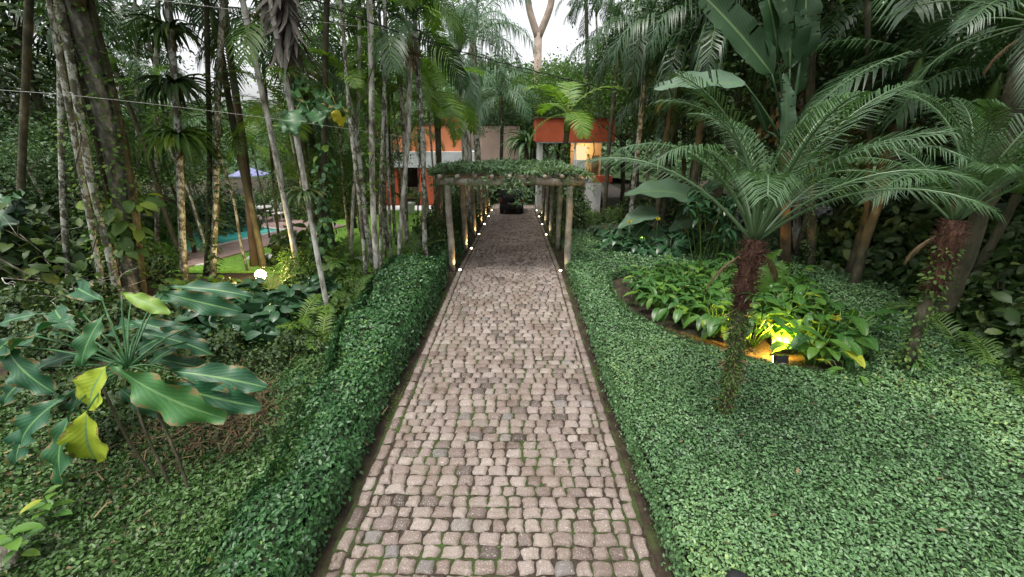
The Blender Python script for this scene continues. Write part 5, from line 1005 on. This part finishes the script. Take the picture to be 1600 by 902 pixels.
# ground lights at the posts
warm = (1, .60, .22)
M['lens'] = emit('warm_lamp_lens', (1, .84, .55), 11)
nth = ['first', 'second', 'third', 'fourth', 'fifth', 'last']
def uplight(x, y, lb, aim, power=9, dist=.16, col=warm, grp='ground lights at the pergola posts'):
    z = zg(x, y) - (.05 if abs(x) < 1.7 else 0) + .0; root = thing('ground_light', (x, y, z), lb, 'ground light', grp)
    b = MB(); b.tube([[0, 0, -.03], [0, 0, .06]], [.035, .045], 12); b.build('housing', M['black'], root)
    b = MB(); b.tube([[0, 0, .062], [0, 0, .075], [0, 0, .085]], [.038, .034, .012], 12); b.build('lens', M['lens'], root)
    L = bpy.data.lights.new('lamp', 'SPOT'); L.energy = power; L.color = col; L.spot_size = R(95); L.spot_blend = .6; L.shadow_soft_size = .03
    o = bpy.data.objects.new('lamp', L); COL.objects.link(o); o.parent = root; o.location = (0, 0, .10); o.rotation_euler = Vector(aim).to_track_quat('-Z', 'Y').to_euler()
for k, y in enumerate(FR):
    uplight(PXX[0] + .21, y - .06, f'glowing ground light at the foot of the {nth[k]} left pergola post', (-.22, .0, 1), 26 if k < 1 else 34)
    if k != 1: uplight(PXX[1] - .20, y - .10, f'glowing ground light at the foot of the {nth[k]} right pergola post', (.12, .1, 1), 7 if k < 2 else 16, col=(1, .8, .5))
uplight(1.9, 13.3, 'yellowish ground light in the plants outside the second right pergola post', (.1, .2, 1), 8, col=(.9, 1, .3), grp=None)

# ================================================================ VEHICLE under the pergola
cy0, cz = 23.4, zg(0, 23.4) - .045; root = thing('parked_car', (-.12, cy0, cz), 'small dark boxy car parked at the far end of the pergola, seen from behind', 'car')
b = MB(); prof = [(-.0, .32), (0, .95), (.12, 1.42), (.35, 1.5), (1.7, 1.46), (2.15, .98), (3.0, .88), (3.08, .35)]
n_ = len(prof); xs3 = [-.70, -.66, .66, .70]; V = []
for si, (x, ins) in enumerate([(-.68, 0), (.68, 0)]): V += [(x * (.86 if z > 1.2 else 1), y, z) for y, z in prof]
F = [[i, (i + 1) % n_, n_ + (i + 1) % n_, n_ + i] for i in range(n_)]; b.add(V, F); b.F.append((np.arange(n_)[::-1] + 0)[None]); b.M.append(np.array([0])); b.F.append((np.arange(n_) + n_)[None]); b.M.append(np.array([0]))
body = b.build('body', M['paint_car'], root, smooth=False); mod = body.modifiers.new('edge', 'BEVEL'); mod.width = .05; mod.segments = 3
for x in (-.56, .56):
    for yy in (.55, 2.45):
        b = MB(); b.tube([[x - .11, yy, .33], [x + .11, yy, .33]], .33, 20); wh = b.build('wheel', M['tyre'], root); b = MB(); b.tube([[x - .115, yy, .33], [x + .115, yy, .33]], .18, 16); b.build('rim', M['pale'], wh)
b = MB(); V = [(-.50, -.002, 1.0), (.50, -.002, 1.0), (.46, .085, 1.36), (-.46, .085, 1.36)]; V2 = [(x, y - .012, z) for x, y, z in V]; b.add(V + V2, [[4, 5, 6, 7], [0, 3, 2, 1], [0, 1, 5, 4], [1, 2, 6, 5], [2, 3, 7, 6], [3, 0, 4, 7]]); b.build('rear_window', M['glass'], root, smooth=False)
for x in (-.58, .58): b = MB(); b.box(x - .05, x + .05, -.02, .03, .72, .95); b.build('tail_light', M['tail'], root, smooth=False)
b = MB(); b.box(-.2, .2, -.015, 0, .60, .70); b.build('number_plate', M['pale'], root, smooth=False)
b = MB(); b.box(-.68, .68, -.09, .01, .34, .50); b.build('bumper', M['black'], root, smooth=False)
b = MB(); b.tube([[-.3, -.14, .98], [.3, -.14, .98]], .3, 4); 
b = MB(); b.tube([[0, -.21, .98], [0, -.02, .98]], .29, 22); b.build('spare_wheel', M['tyre'], root)

# ================================================================ HOUSES
def XZ(px, py, Y): q = Q(px, py, Y); return q[0], q[2]
def part(root, name, m, x0, x1, y0, y1, z0, z1, parent=None, bevel=0):
    b = MB(); L = np.array(root.location); b.box(x0 - L[0], x1 - L[0], y0 - L[1], y1 - L[1], z0 - L[2], z1 - L[2]); o = b.build(name, M[m], parent or root, smooth=False)
    return o
Y = 27.0; gz = zg(0, 27) - .05
xl, zt = XZ(585, 195, Y); xr, zb = XZ(722, 237, Y)
HR = thing('orange_house', (xl, Y, gz), 'two-storey house with orange upper wall, pale slab and open ground floor behind the trunks', 'house')
part(HR, 'upper_wall', 'orange', xl, xr, Y, Y + 6, zb + .002, zt)
_, zs = XZ(600, 262, Y - .6); part(HR, 'slab', 'pale', xl - .5, XZ(741, 240, Y - .6)[0], Y - .6, Y + 6.5, zs, zb)
a, z2 = XZ(690, 184, Y + .8); c_, _ = XZ(725, 184, Y + .8); part(HR, 'roof_box', 'orange_red', a, c_, Y + .8, Y + 3, zt + .002, z2)
for px_ in (668, 612): x_, _ = XZ(px_, 300, Y - .3); part(HR, 'pillar', 'orange_red', x_ - .5, x_ + .5, Y - .5, Y + .1, gz, zs - .002)
part(HR, 'back_wall', 'cream', xl, xr, Y + 3.4, Y + 3.7, gz, zs - .002)
for k in range(6):
    x_ = xl + .6 + k * 1.5
    if x_ + 1.2 < xr: wn = part(HR, 'window', 'glass', x_, x_ + 1.1, Y + 3.35, Y + 3.398, gz + .9, gz + 2.3); part(HR, 'frame', 'white', x_ - .06, x_ + 1.16, Y + 3.36, Y + 3.399, gz + .84, gz + .898, wn)
part(HR, 'side_wall', 'cream', xr - .25, xr, Y + .1, Y + 3.39, gz, zs - .002)
a, z1_ = XZ(702, 201, Y); c_, z0_ = XZ(715, 205, Y); v_ = part(HR, 'vent', 'white', a, c_, Y - .03, Y - .002, z0_, z1_)
# pink wall
Y = 30.; a, zt = XZ(722, 197, Y); c_, _ = XZ(812, 197, Y); PW = thing('pink_wall', (a, Y, gz), 'faded pink wall with thin dark coping behind the pergola vines', 'wall'); part(PW, 'wall', 'peach', a, c_, Y, Y + .3, gz - .2, zt); part(PW, 'coping', 'bark_dark', a - .05, c_ + .05, Y - .05, Y + .35, zt + .002, zt + .12)
for px_ in (752,): x_, _ = XZ(px_, 220, Y); part(PW, 'pilaster', 'peach', x_ - .12, x_ + .12, Y - .06, Y - .002, gz, zt - .01)
# right building
Y = 24.; a, zt = XZ(838, 185, Y); c_, zb = XZ(953, 222, Y); gz2 = zg(6, 24) - .05
RB = thing('balcony_house', (a, Y, gz2), 'small house with burnt-orange fascia and warmly lit cream room above a white stair wall', 'house')
part(RB, 'fascia', 'orange_red', a, c_ + .25, Y, Y + 5, zb, zt)
a1, _ = XZ(893, 230, Y + 1.2); z_m = XZ(900, 278, Y + .6)[1]
part(RB, 'upper_wall', 'cream', a1, c_ - .1, Y + 1.6, Y + 1.8, z_m, zb - .002)
part(RB, 'column', 'white', XZ(843, 222, Y)[0], XZ(846, 222, Y)[0] + .1, Y + .3, Y + 4, gz2, zb - .002)
x_, _ = XZ(950.5, 250, Y + .15); part(RB, 'column', 'white', x_ - .09, x_ + .09, Y + .1, Y + .28, gz2, zb - .002)
x2, _ = XZ(898, 250, Y + .15); part(RB, 'column', 'white', x2 - .06, x2 + .06, Y + .1, Y + .22, gz2, zb - .002)
a2, z1_ = XZ(926, 275, Y - .1); c2_, z0_ = XZ(956, 285, Y - .1); part(RB, 'balcony_edge', 'orange_red', a2, c2_, Y - .15, Y + .09, z0_, z1_); part(RB, 'floor', 'pale', a1, c2_ - .1, Y + .3, Y + 4, z_m - .25, z_m - .002)
a3, zz1 = XZ(895, 250, Y); c3_, zz0 = XZ(914, 272, Y); gl = part(RB, 'balustrade', 'pale', a3, c3_, Y - .02, Y + .02, zz0, zz1)
for k in range(5): x_ = a3 + (c3_ - a3) * (k + .5) / 5; part(RB, 'bar', 'white', x_ - .015, x_ + .015, Y - .045, Y - .022, zz0, zz1, gl)
a4, zz1 = XZ(916, 286, Y); part(RB, 'stair_wall', 'white', a4, XZ(942, 286, Y)[0], Y + .3, Y + .6, gz2, zz1)
M['lit_room'] = emit('lit_room_glow', (1, .72, .38), .55)
wx, wz = XZ(905, 235, Y + 1.5); wn = part(RB, 'window', 'lit_room', wx - .1, wx + .45, Y + 1.56, Y + 1.598, wz - 1.1, wz + .25); part(RB, 'frame', 'white', wx - .16, wx - .102, Y + 1.55, Y + 1.597, wz - 1.16, wz + .3, wn)
wx, wz = XZ(932, 250, Y + 1.5); part(RB, 'door', 'bark_brown', wx - .25, wx + .15, Y + 1.56, Y + 1.598, z_m + .05, wz + .25)
L = bpy.data.lights.new('lamp', 'POINT'); L.energy = 26; L.color = (1, .68, .32); L.shadow_soft_size = .1; o = bpy.data.objects.new('lamp', L); COL.objects.link(o); o.parent = RB; q = Q(915, 232, Y + .9); o.location = q - np.array(RB.location)
part(RB, 'gutter', 'bark_dark', a - .06, c_ + .31, Y - .08, Y + 5.05, zt + .002, zt + .07); part(RB, 'soffit_edge', 'pale', a + .02, c_ + .2, Y + .02, Y + .2, zb - .06, zb - .002)
part(HR, 'gutter', 'bark_dark', xl - .06, xr + .06, 26.93, 33.05, XZ(600, 195, 27)[1] + .003, XZ(600, 195, 27)[1] + .09)
for k, (x, y, s) in enumerate([(-3.2, 31.5, 1.8), (-1.7, 29.6, 1.9), (-.5, 30.2, 2.1), (.9, 29.8, 2.0), (2.2, 29.5, 1.9), (3.4, 28.6, 1.7), (-2.9, 28.2, 1.6)]):
    put_shrub('dark', (x, y), s, 'dark shrub closing the far end of the pergola', 'shrubs at the far end of the pergola')
# porch contents
gz_ = gz + .0
x_, _ = XZ(575, 310, 26); t = thing('sofa', (x_, 26, zg(x_, 26)), 'orange sofa on the porch of the orange house', 'sofa')
part(t, 'seat', 'orange_red', x_ - .9, x_ + .9, 25.7, 26.4, zg(x_, 26) + .12, zg(x_, 26) + .45); part(t, 'backrest', 'orange_red', x_ - .9, x_ + .9, 26.41, 26.6, zg(x_, 26) + .12, zg(x_, 26) + .85)
for s in (-1, 1): part(t, 'armrest', 'orange_red', x_ + s * 1.0 - .09, x_ + s * 1.0 + .09, 25.7, 26.6, zg(x_, 26) + .1, zg(x_, 26) + .62)
def pot(p, s, lb):
    b = MB(); b.tube([[0, 0, 0], [0, 0, .05], [0, 0, .4], [0, 0, .45]], [.16, .17, .24, .26], 16); rt_ = thing('plant_pot', (*p[:2], zg(p[0], p[1])), lb, 'plant pot'); rt_.scale = (s,) * 3; b.build('pot', M['white'], rt_)
    b = MB(); rr = np.random.default_rng(int(p[0] * 10) % 97); K = 60; u = unit(rr.normal(0, 1, (K, 3))); u[:, 2] = abs(u[:, 2]); b.scatter(LANCE, np.array([0, 0, .5]) + u * .3, frames(u, rr.normal(0, 1, (K, 3))), rr.uniform(.2, .4, K), rr.random(K)); b.build('foliage', M['mid_leaf'], rt_)
pot(G(641, 334), 1.2, 'white round pot left of the orange pillar'); pot(G(690, 333), .9, 'white round pot right of the orange pillar')
M['paving'] = solid('pale_terrace', [(.3, (.42, .42, .42)), (.7, (.6, .6, .6))], 3, .8, .1)
b = MB(); b.box(-12.5, -2.9, 24.4, 26.3, -1.2, zg(0, 24.6) + .07); tag(b.build('terrace', M['paving'], smooth=False), kind='structure')

# ================================================================ LAWN AND POOL
xs4 = np.linspace(-12.5, -2.75, 60); ys4 = np.linspace(10.35, 24.4, 80); X, Yg = np.meshgrid(xs4, ys4); b = MB(); i = np.arange(79)[:, None] * 60; j = np.arange(59)[None]
b.add(np.stack([X, Yg, g(X, Yg) + .028], -1).reshape(-1, 3), np.stack([i + j, i + j + 1, i + 61 + j, i + 60 + j], -1).reshape(-1, 4), .5, None, 1)
r = np.random.default_rng(71); K = 60000; x = r.uniform(-10.5, -2.75, K); y = 10.35 + 13.8 * r.random(K) ** 1.3; bl = (np.array([[-.12, 0, 0], [.12, 0, 0], [0, 1, .2]]), np.array([[0, 1, 2]]), np.zeros((3, 2)))
d = unit(r.normal(0, .5, (K, 3)) + [0, 0, 1]); b.scatter(bl, np.stack([x, y, g(x, y) + .02], -1), frames(d, r.normal(0, 1, (K, 3))), r.uniform(.03, .07, K), r.random(K))
tag(b.build('lawn', [M['lawn'], M['lawn_base']]), kind='stuff')
u_ = unit(np.array([1.29, 3.02])); v_ = np.array([-u_[1], u_[0]]); A0 = np.array([-9.45, 16.35])
def slab(name, s0, s1, t0, t1, z0, z1, m):
    V = [(*(A0 + u_ * s + v_ * t), z) for z in (z0, z1) for s, t in ((s0, t0), (s1, t0), (s1, t1), (s0, t1))]
    b = MB(); b.add(V, [[0, 3, 2, 1], [4, 5, 6, 7], [0, 1, 5, 4], [1, 2, 6, 5], [2, 3, 7, 6], [3, 0, 4, 7]]); return tag(b.build(name, m, smooth=False), kind='structure')
m, n = mat('pool_water'); co = objco(n); bs = N(n, 'ShaderNodeBsdfPrincipled'); bs.inputs['Base Color'].default_value = (.02, .42, .42, 1); bs.inputs['Roughness'].default_value = .25
bp = n.nodes.new('ShaderNodeBump'); bp.inputs['Strength'].default_value = .25; bp.inputs['Distance'].default_value = .03; n.links.new(noise(n, 5, 3, .6, co), bp.inputs['Height']); n.links.new(bp.outputs[0], bs.inputs['Normal']); n.links.new(ramp(n, noise(n, 1.2, 2, .5, co), [(.3, (.06, .62, .62)), (.7, (.18, .85, .80))]), bs.inputs['Base Color'])
oo = n.nodes.new('ShaderNodeOutputMaterial'); n.links.new(bs.outputs[0], oo.inputs[0]); M['water'] = m
zd = -.28
slab('pool_water', -6.5, 0, 0, 2.5, zd - .1, zd + .045, M['water'])
for nm, a in (('near', (-6.7, .2, -.2, -.003)), ('far', (-6.7, .2, 2.503, 2.7)), ('end', (.003, .2, 0, 2.5)), ('start', (-6.7, -6.503, 0, 2.5))): slab('pool_coping', *a, zd - .1, zd + .09, M['slab_white'])
slab('pool_deck', -6.7, 1.8, -1.75, -.203, zd - .1, zd + .075, M['deck']); slab('pool_deck', -6.7, 1.8, 2.703, 3.9, zd - .1, zd + .075, M['deck']); slab('pool_deck', .203, 1.8, -.2, 2.7, zd - .1, zd + .075, M['deck'])
for k, (x, y, lb) in enumerate([(408, 403, 'white stepping slab nearest the smooth brown trunk'), (430, 406, 'white stepping slab behind the glowing garden lamp'), (468, 407, 'white stepping slab between the two leaning white trunks'), (498, 405, 'white stepping slab right of the leaning white trunks'), (562, 407, 'left white stepping slab on the lawn before the clump'), (588, 405, 'right white stepping slab on the lawn before the clump'), (306, 414, 'white slab at the near corner of the pool deck')]):
    p = G(x, y); b = MB(); b.box(-.38, .38, -.22, .22, -.03, .06); o = b.build('stepping_slab', M['slab_white'], smooth=False); o.location = p; o.rotation_euler = (0, 0, .3); tag(o, lb, 'paving slab', 'white stepping slabs in the lawn'); md = o.modifiers.new('edge', 'BEVEL'); md.width = .01
# garden lamp
p = G(411, 446); root = thing('garden_lamp', p, 'bright glowing globe lamp on a short stem in front of the pool deck', 'lamp')
b = MB(); b.tube([[0, 0, -.05], [0, 0, .03]], .08, 14); b.tube([[0, 0, .03], [0, 0, .14]], .02, 10); b.build('stem', M['black'], root)
t = np.linspace(0, np.pi, 12); b = MB(); b.tube(np.stack([0 * t, 0 * t, .27 - .13 * np.cos(t)], -1), np.maximum(.13 * np.sin(t), .002), 20); M['globe'] = emit('lamp_globe', (1, .80, .48), 9); b.build('globe', M['globe'], root)
L = bpy.data.lights.new('lamp', 'POINT'); L.energy = 95; L.color = (1, .72, .32); L.shadow_soft_size = .14; o = bpy.data.objects.new('lamp', L); COL.objects.link(o); o.parent = root; o.location = (0, -.02, .62)
# pool furniture
def chair(p, rz, lb, g_='white garden chairs by the pool'):
    t = thing('garden_chair', p, lb, 'chair', g_, rz); b = MB(); b.box(-.22, .22, -.22, .22, .42, .46); b.build('seat', M['white'], t, smooth=False)
    for x in (-.19, .19):
        for y in (-.19, .19): b = MB(); b.tube([[x, y, 0], [x * .9, y * .9, .42]], .018, 6); b.build('leg', M['white'], t)
    b = MB(); a = np.linspace(0, np.pi, 9); b.tube(np.stack([-.21 * np.cos(a), .2 + 0 * a, .46 + .42 * np.sin(a) ** .5], -1), .018, 6)
    for k in range(-2, 3): b.tube([[k * .07, .2, .46], [k * .07, .2, .84]], .010, 5)
    b.build('backrest', M['white'], t)
c0 = G(413, 349); t = thing('garden_table', c0, 'ornate white round table on the far side of the pool', 'table'); b = MB(); b.tube([[0, 0, .70], [0, 0, .74]], .42, 22); b.build('tabletop', M['white'], t); b = MB(); b.tube([[0, 0, 0], [0, 0, .04], [0, 0, .1], [0, 0, .7]], [.25, .22, .05, .05], 12); b.build('pedestal', M['white'], t)
for k, (dx, dy, rz, lb) in enumerate([(-.7, 0, 1.57, 'white chair left of the ornate poolside table'), (.7, .1, -1.57, 'white chair right of the ornate poolside table'), (0, -.75, 3.14, 'white chair on the pool side of the ornate table'), (.1, .7, 0, 'white chair behind the ornate poolside table')]): chair((c0[0] + dx, c0[1] + dy, c0[2]), rz, lb)
c1 = G(404, 340); t = thing('parasol', c1, 'open pale lilac parasol standing behind the poolside table', 'parasol'); b = MB(); b.tube([[0, 0, 0], [0, 0, 2.3]], .03, 8); b.build('pole', M['white'], t); b = MB(); b.tube([[0, 0, 1.95], [0, 0, 1.99], [0, 0, 2.32]], [.85, .83, .03], 8, cap=True); M['lilac'] = solid('lilac_canvas', [(.3, (.2, .22, .42)), (.7, (.27, .29, .5))], 3, .8, .05); b.build('canopy', M['lilac'], t, smooth=False)

# ================================================================ BED SPOTLIGHT, ROCKS, SMALL THINGS
def rock(p, s, seed, lb, m='rock', H=.6):
    r = np.random.default_rng(seed); t = np.linspace(0, np.pi, 12); b = MB(); b.tube(np.stack([0 * t, 0 * t, -np.cos(t) * H * .5 + H * .3], -1), np.maximum(np.sin(t) ** .7, .01) * .5, 16)
    V = b.V[-1]; V *= (1 + .16 * np.sin(V[:, :1] * 7 + seed) + .13 * np.sin(V[:, 1:2] * 9 + seed * 2) + .1 * np.sin(V[:, 2:] * 11)); o = b.build('rock', M[m]); o.location = p; o.scale = s; o.rotation_euler = (0, 0, seed); return tag(o, lb, 'rock')
p = G(1217, 578); rock(p + [0, -.02, .02], (.34, .26, .22), 1, 'flat stone carrying the black spotlight at the front of the round bed')
root = thing('spotlight', p + [0.02, .02, .09], 'small black box spotlight on a stone lighting the bed plants yellow', 'spotlight')
b = MB(); b.box(-.10, .10, -.05, .04, .02, .15); o = b.build('housing', M['black'], root, smooth=False); md = o.modifiers.new('edge', 'BEVEL'); md.width = .01; o.rotation_euler = (-.35, 0, 0)
b = MB(); b.box(-.085, .085, .0, .012, -.055, .05); M['flood'] = emit('flood_lens', (1, .75, .25), 60); o = b.build('lens', M['flood'], root, smooth=False); o.location = (0, .075, .05); o.rotation_euler = (-.35, 0, 0)
b = MB(); b.box(-.03, .03, -.02, .02, -.05, .03); b.build('bracket', M['black'], root, smooth=False)
L = bpy.data.lights.new('lamp', 'SPOT'); L.energy = 1000; L.color = (1, .52, .06); L.spot_size = R(130); L.spot_blend = .5; L.shadow_soft_size = .05; o = bpy.data.objects.new('lamp', L); COL.objects.link(o); o.parent = root; o.location = (0.02, .08, .34); o.rotation_euler = Vector((.2, 1, -.12)).to_track_quat('-Z', 'Y').to_euler()
# hidden warm lamp and yellow flowers in the dark mound
p = G(1003, 392); root = thing('spotlight', p + [0, 0, .3], 'small lamp glowing among the leaves of the dark glossy mound', 'spotlight')
b = MB(); b.box(-.06, .06, -.05, .03, .0, .1); b.build('housing', M['black'], root, smooth=False); b = MB(); b.box(-.05, .05, .032, .045, .01, .09); b.build('lens', M['flood'], root, smooth=False)
L = bpy.data.lights.new('lamp', 'POINT'); L.energy = 16; L.color = (1, .72, .2); L.shadow_soft_size = .04; o = bpy.data.objects.new('lamp', L); COL.objects.link(o); o.parent = root; o.location = (0, .1, .14)
for k, (x, y, Yd, lb) in enumerate([(984, 349, 12.0, 'yellow flower on the left of the dark glossy mound'), (1028, 345, 12.0, 'yellow flower on the right of the dark glossy mound'), (1252, 452, 8.6, 'yellow flower at the back of the lit bed'), (1303, 500, 6.6, 'orange-yellow flower at the right end of the lit bed')]):
    q = Q(x, y, Yd); b = MB(); rr = np.random.default_rng(k); d = unit(rr.normal(0, .6, (7, 3)) + [0, 0, 1]); b.scatter(LEAF, np.repeat(q[None], 7, 0), frames(d, rr.normal(0, 1, (7, 3))), .12 * np.ones(7), .8); b.tube(np.stack([[q[0], q[1], zg(q[0], q[1])], q]), .005, 4, 1); tag(b.build('flower', [M['yellow_leaf'], M['bed_leaf']]), lb, 'flower')
rock(G(372, 905) + [0, -.05, .05], (.34, .3, .55), 3, 'dark rock with a white patch in the near hedge', 'rock')
b = MB(); p = G(388, 905) + [.03, -.1, .25]; b.box(-.05, .05, -.04, .04, -.1, .08); o = b.build('white_block', M['white'], smooth=False); o.location = p; o.rotation_euler = (.2, .3, .5); md = o.modifiers.new('edge', 'BEVEL'); md.width = .01; tag(o, 'small white block wedged beside the dark rock in the near hedge', 'block')  # plain white block, no lamp in it
rock(G(-22, 905), (.38, .6, .42), 4, 'pale lichen rock cut off by the left bottom corner')
root = thing('bollard_light', G(1138, 972), 'black lamp head poking out of the ground cover at the near edge', 'lamp'); b = MB(); b.tube([[0, 0, 0], [0, 0, .36]], .03, 8); b.build('post', M['black'], root); b = MB(); b.tube([[0, 0, .34], [0, 0, .38], [0, 0, .46], [0, 0, .48]], [.06, .10, .09, .05], 16); b.build('head', M['black'], root)
# pillar, pale stone and white board at the back right
p = G(1290, 386); root = thing('gate_pillar', p, 'pale grey pillar with a flat cap in the dark behind the ground cover', 'pillar'); b = MB(); b.box(-.38, .38, -.38, .38, -.1, 1.2); b.build('shaft', M['pale'], root, smooth=False); b = MB(); b.box(-.48, .48, -.48, .48, 1.202, 1.32); b.build('cap', M['pale'], root, smooth=False)
M['teal'] = solid('pale_teal_paint', [(.3, (.22, .34, .32)), (.7, (.30, .42, .40))], 4, .8, .2)
rock(G(1248, 375) + [0, 0, .1], (1.1, .6, .9), 6, 'pale teal boulder between two trunks left of the grey pillar', 'teal')
p = G(1142, 372); root = thing('white_board', p, 'white board leaning behind the canes and the date palm neck', 'board'); b = MB(); b.box(-.22, .22, -.03, .03, 0, 1.15); o = b.build('panel', M['white'], root, smooth=False); o.rotation_euler = (-.15, .35, .2)
# ---- overhead cables
def cable(pts, rad, m, lb, wob=0):
    P = curve_pts(pts, 40); b = MB()
    if wob:
        t = np.linspace(0, 130, 400); P = curve_pts(pts, 400); b.tube(P, rad * .6, 5); Q2 = P + wob * np.stack([0 * t, np.cos(t), np.sin(t)], -1); b.tube(Q2, rad * .6, 5)
    else: b.tube(P, rad, 6)
    tag(b.build('cable', M[m]), lb, 'cable')
cable([Q(430, -25, 7.5), Q(560, 28, 8.6), Q(700, 75, 10.2), Q(830, 110, 12.5), Q(960, 140, 16), Q(1060, 152, 20)], .013, 'cable', 'black twisted overhead cable sagging from the left top across the path', .016)
cable([Q(740, 92, 14), Q(830, 115, 15), Q(900, 128, 16.2), Q(1000, 150, 19)], .008, 'cable', 'thin second black cable below the twisted one over the pergola')
cable([Q(-40, 138, 6.5), Q(120, 150, 7), Q(300, 170, 7.8), Q(460, 190, 8.6), Q(640, 215, 10)], .0035, 'wire', 'pale thin wire strung low through the left grove')
cable([Q(180, -8, 7.5), Q(340, 12, 8), Q(480, 32, 8.6), Q(640, 50, 9.6)], .0035, 'wire', 'pale thin wire high in the left grove')
# ================================================================ remove the unused templates
for s in list(SH.values()) + BT + DT: bpy.data.objects.remove(s)
for t in TT.values():
    for c in list(t.children): bpy.data.objects.remove(c)
    bpy.data.objects.remove(t)
bpy.context.view_layer.update()

# ================================================================ labels: tell the members of a planting apart by their order across the picture
ORD = ['leftmost', 'second', 'third', 'fourth', 'fifth', 'sixth', 'seventh', 'eighth', 'ninth', 'tenth', 'eleventh', 'twelfth', 'thirteenth', 'fourteenth', 'fifteenth', 'sixteenth', 'seventeenth', 'eighteenth', 'nineteenth', 'twentieth', 'twenty-first', 'twenty-second', 'twenty-third', 'twenty-fourth', 'twenty-fifth', 'twenty-sixth', 'twenty-seventh', 'twenty-eighth', 'twenty-ninth', 'thirtieth']
def scr(o):
    v = np.array(o.matrix_world.translation) + [0, 0, .5] - CP; return 800 + FPX * (v @ RT) / (v @ FW), 451 - FPX * (v @ UP) / (v @ FW)
bl_ = {}
for o in scene.objects:
    if o.parent is None and 'label' in o: bl_.setdefault(o['label'], []).append(o)
for lb, os_ in bl_.items():
    if len(os_) < 2: continue
    if len(os_) > 14:      # split in rows, near and far
        os_.sort(key=lambda o: -scr(o)[1]); k = -(-len(os_) // 3); rows = [(os_[:k], 'front row'), (os_[k:2 * k], 'middle row'), (os_[2 * k:], 'back row')]
    else: rows = [(os_, '')]
    for os2, rw in rows:
        os2.sort(key=lambda o: scr(o)[0])
        for i, o in enumerate(os2):
            o['label'] = lb + ', ' + ORD[i] + (' from left' if i else '') + (' in ' + rw if rw else '')
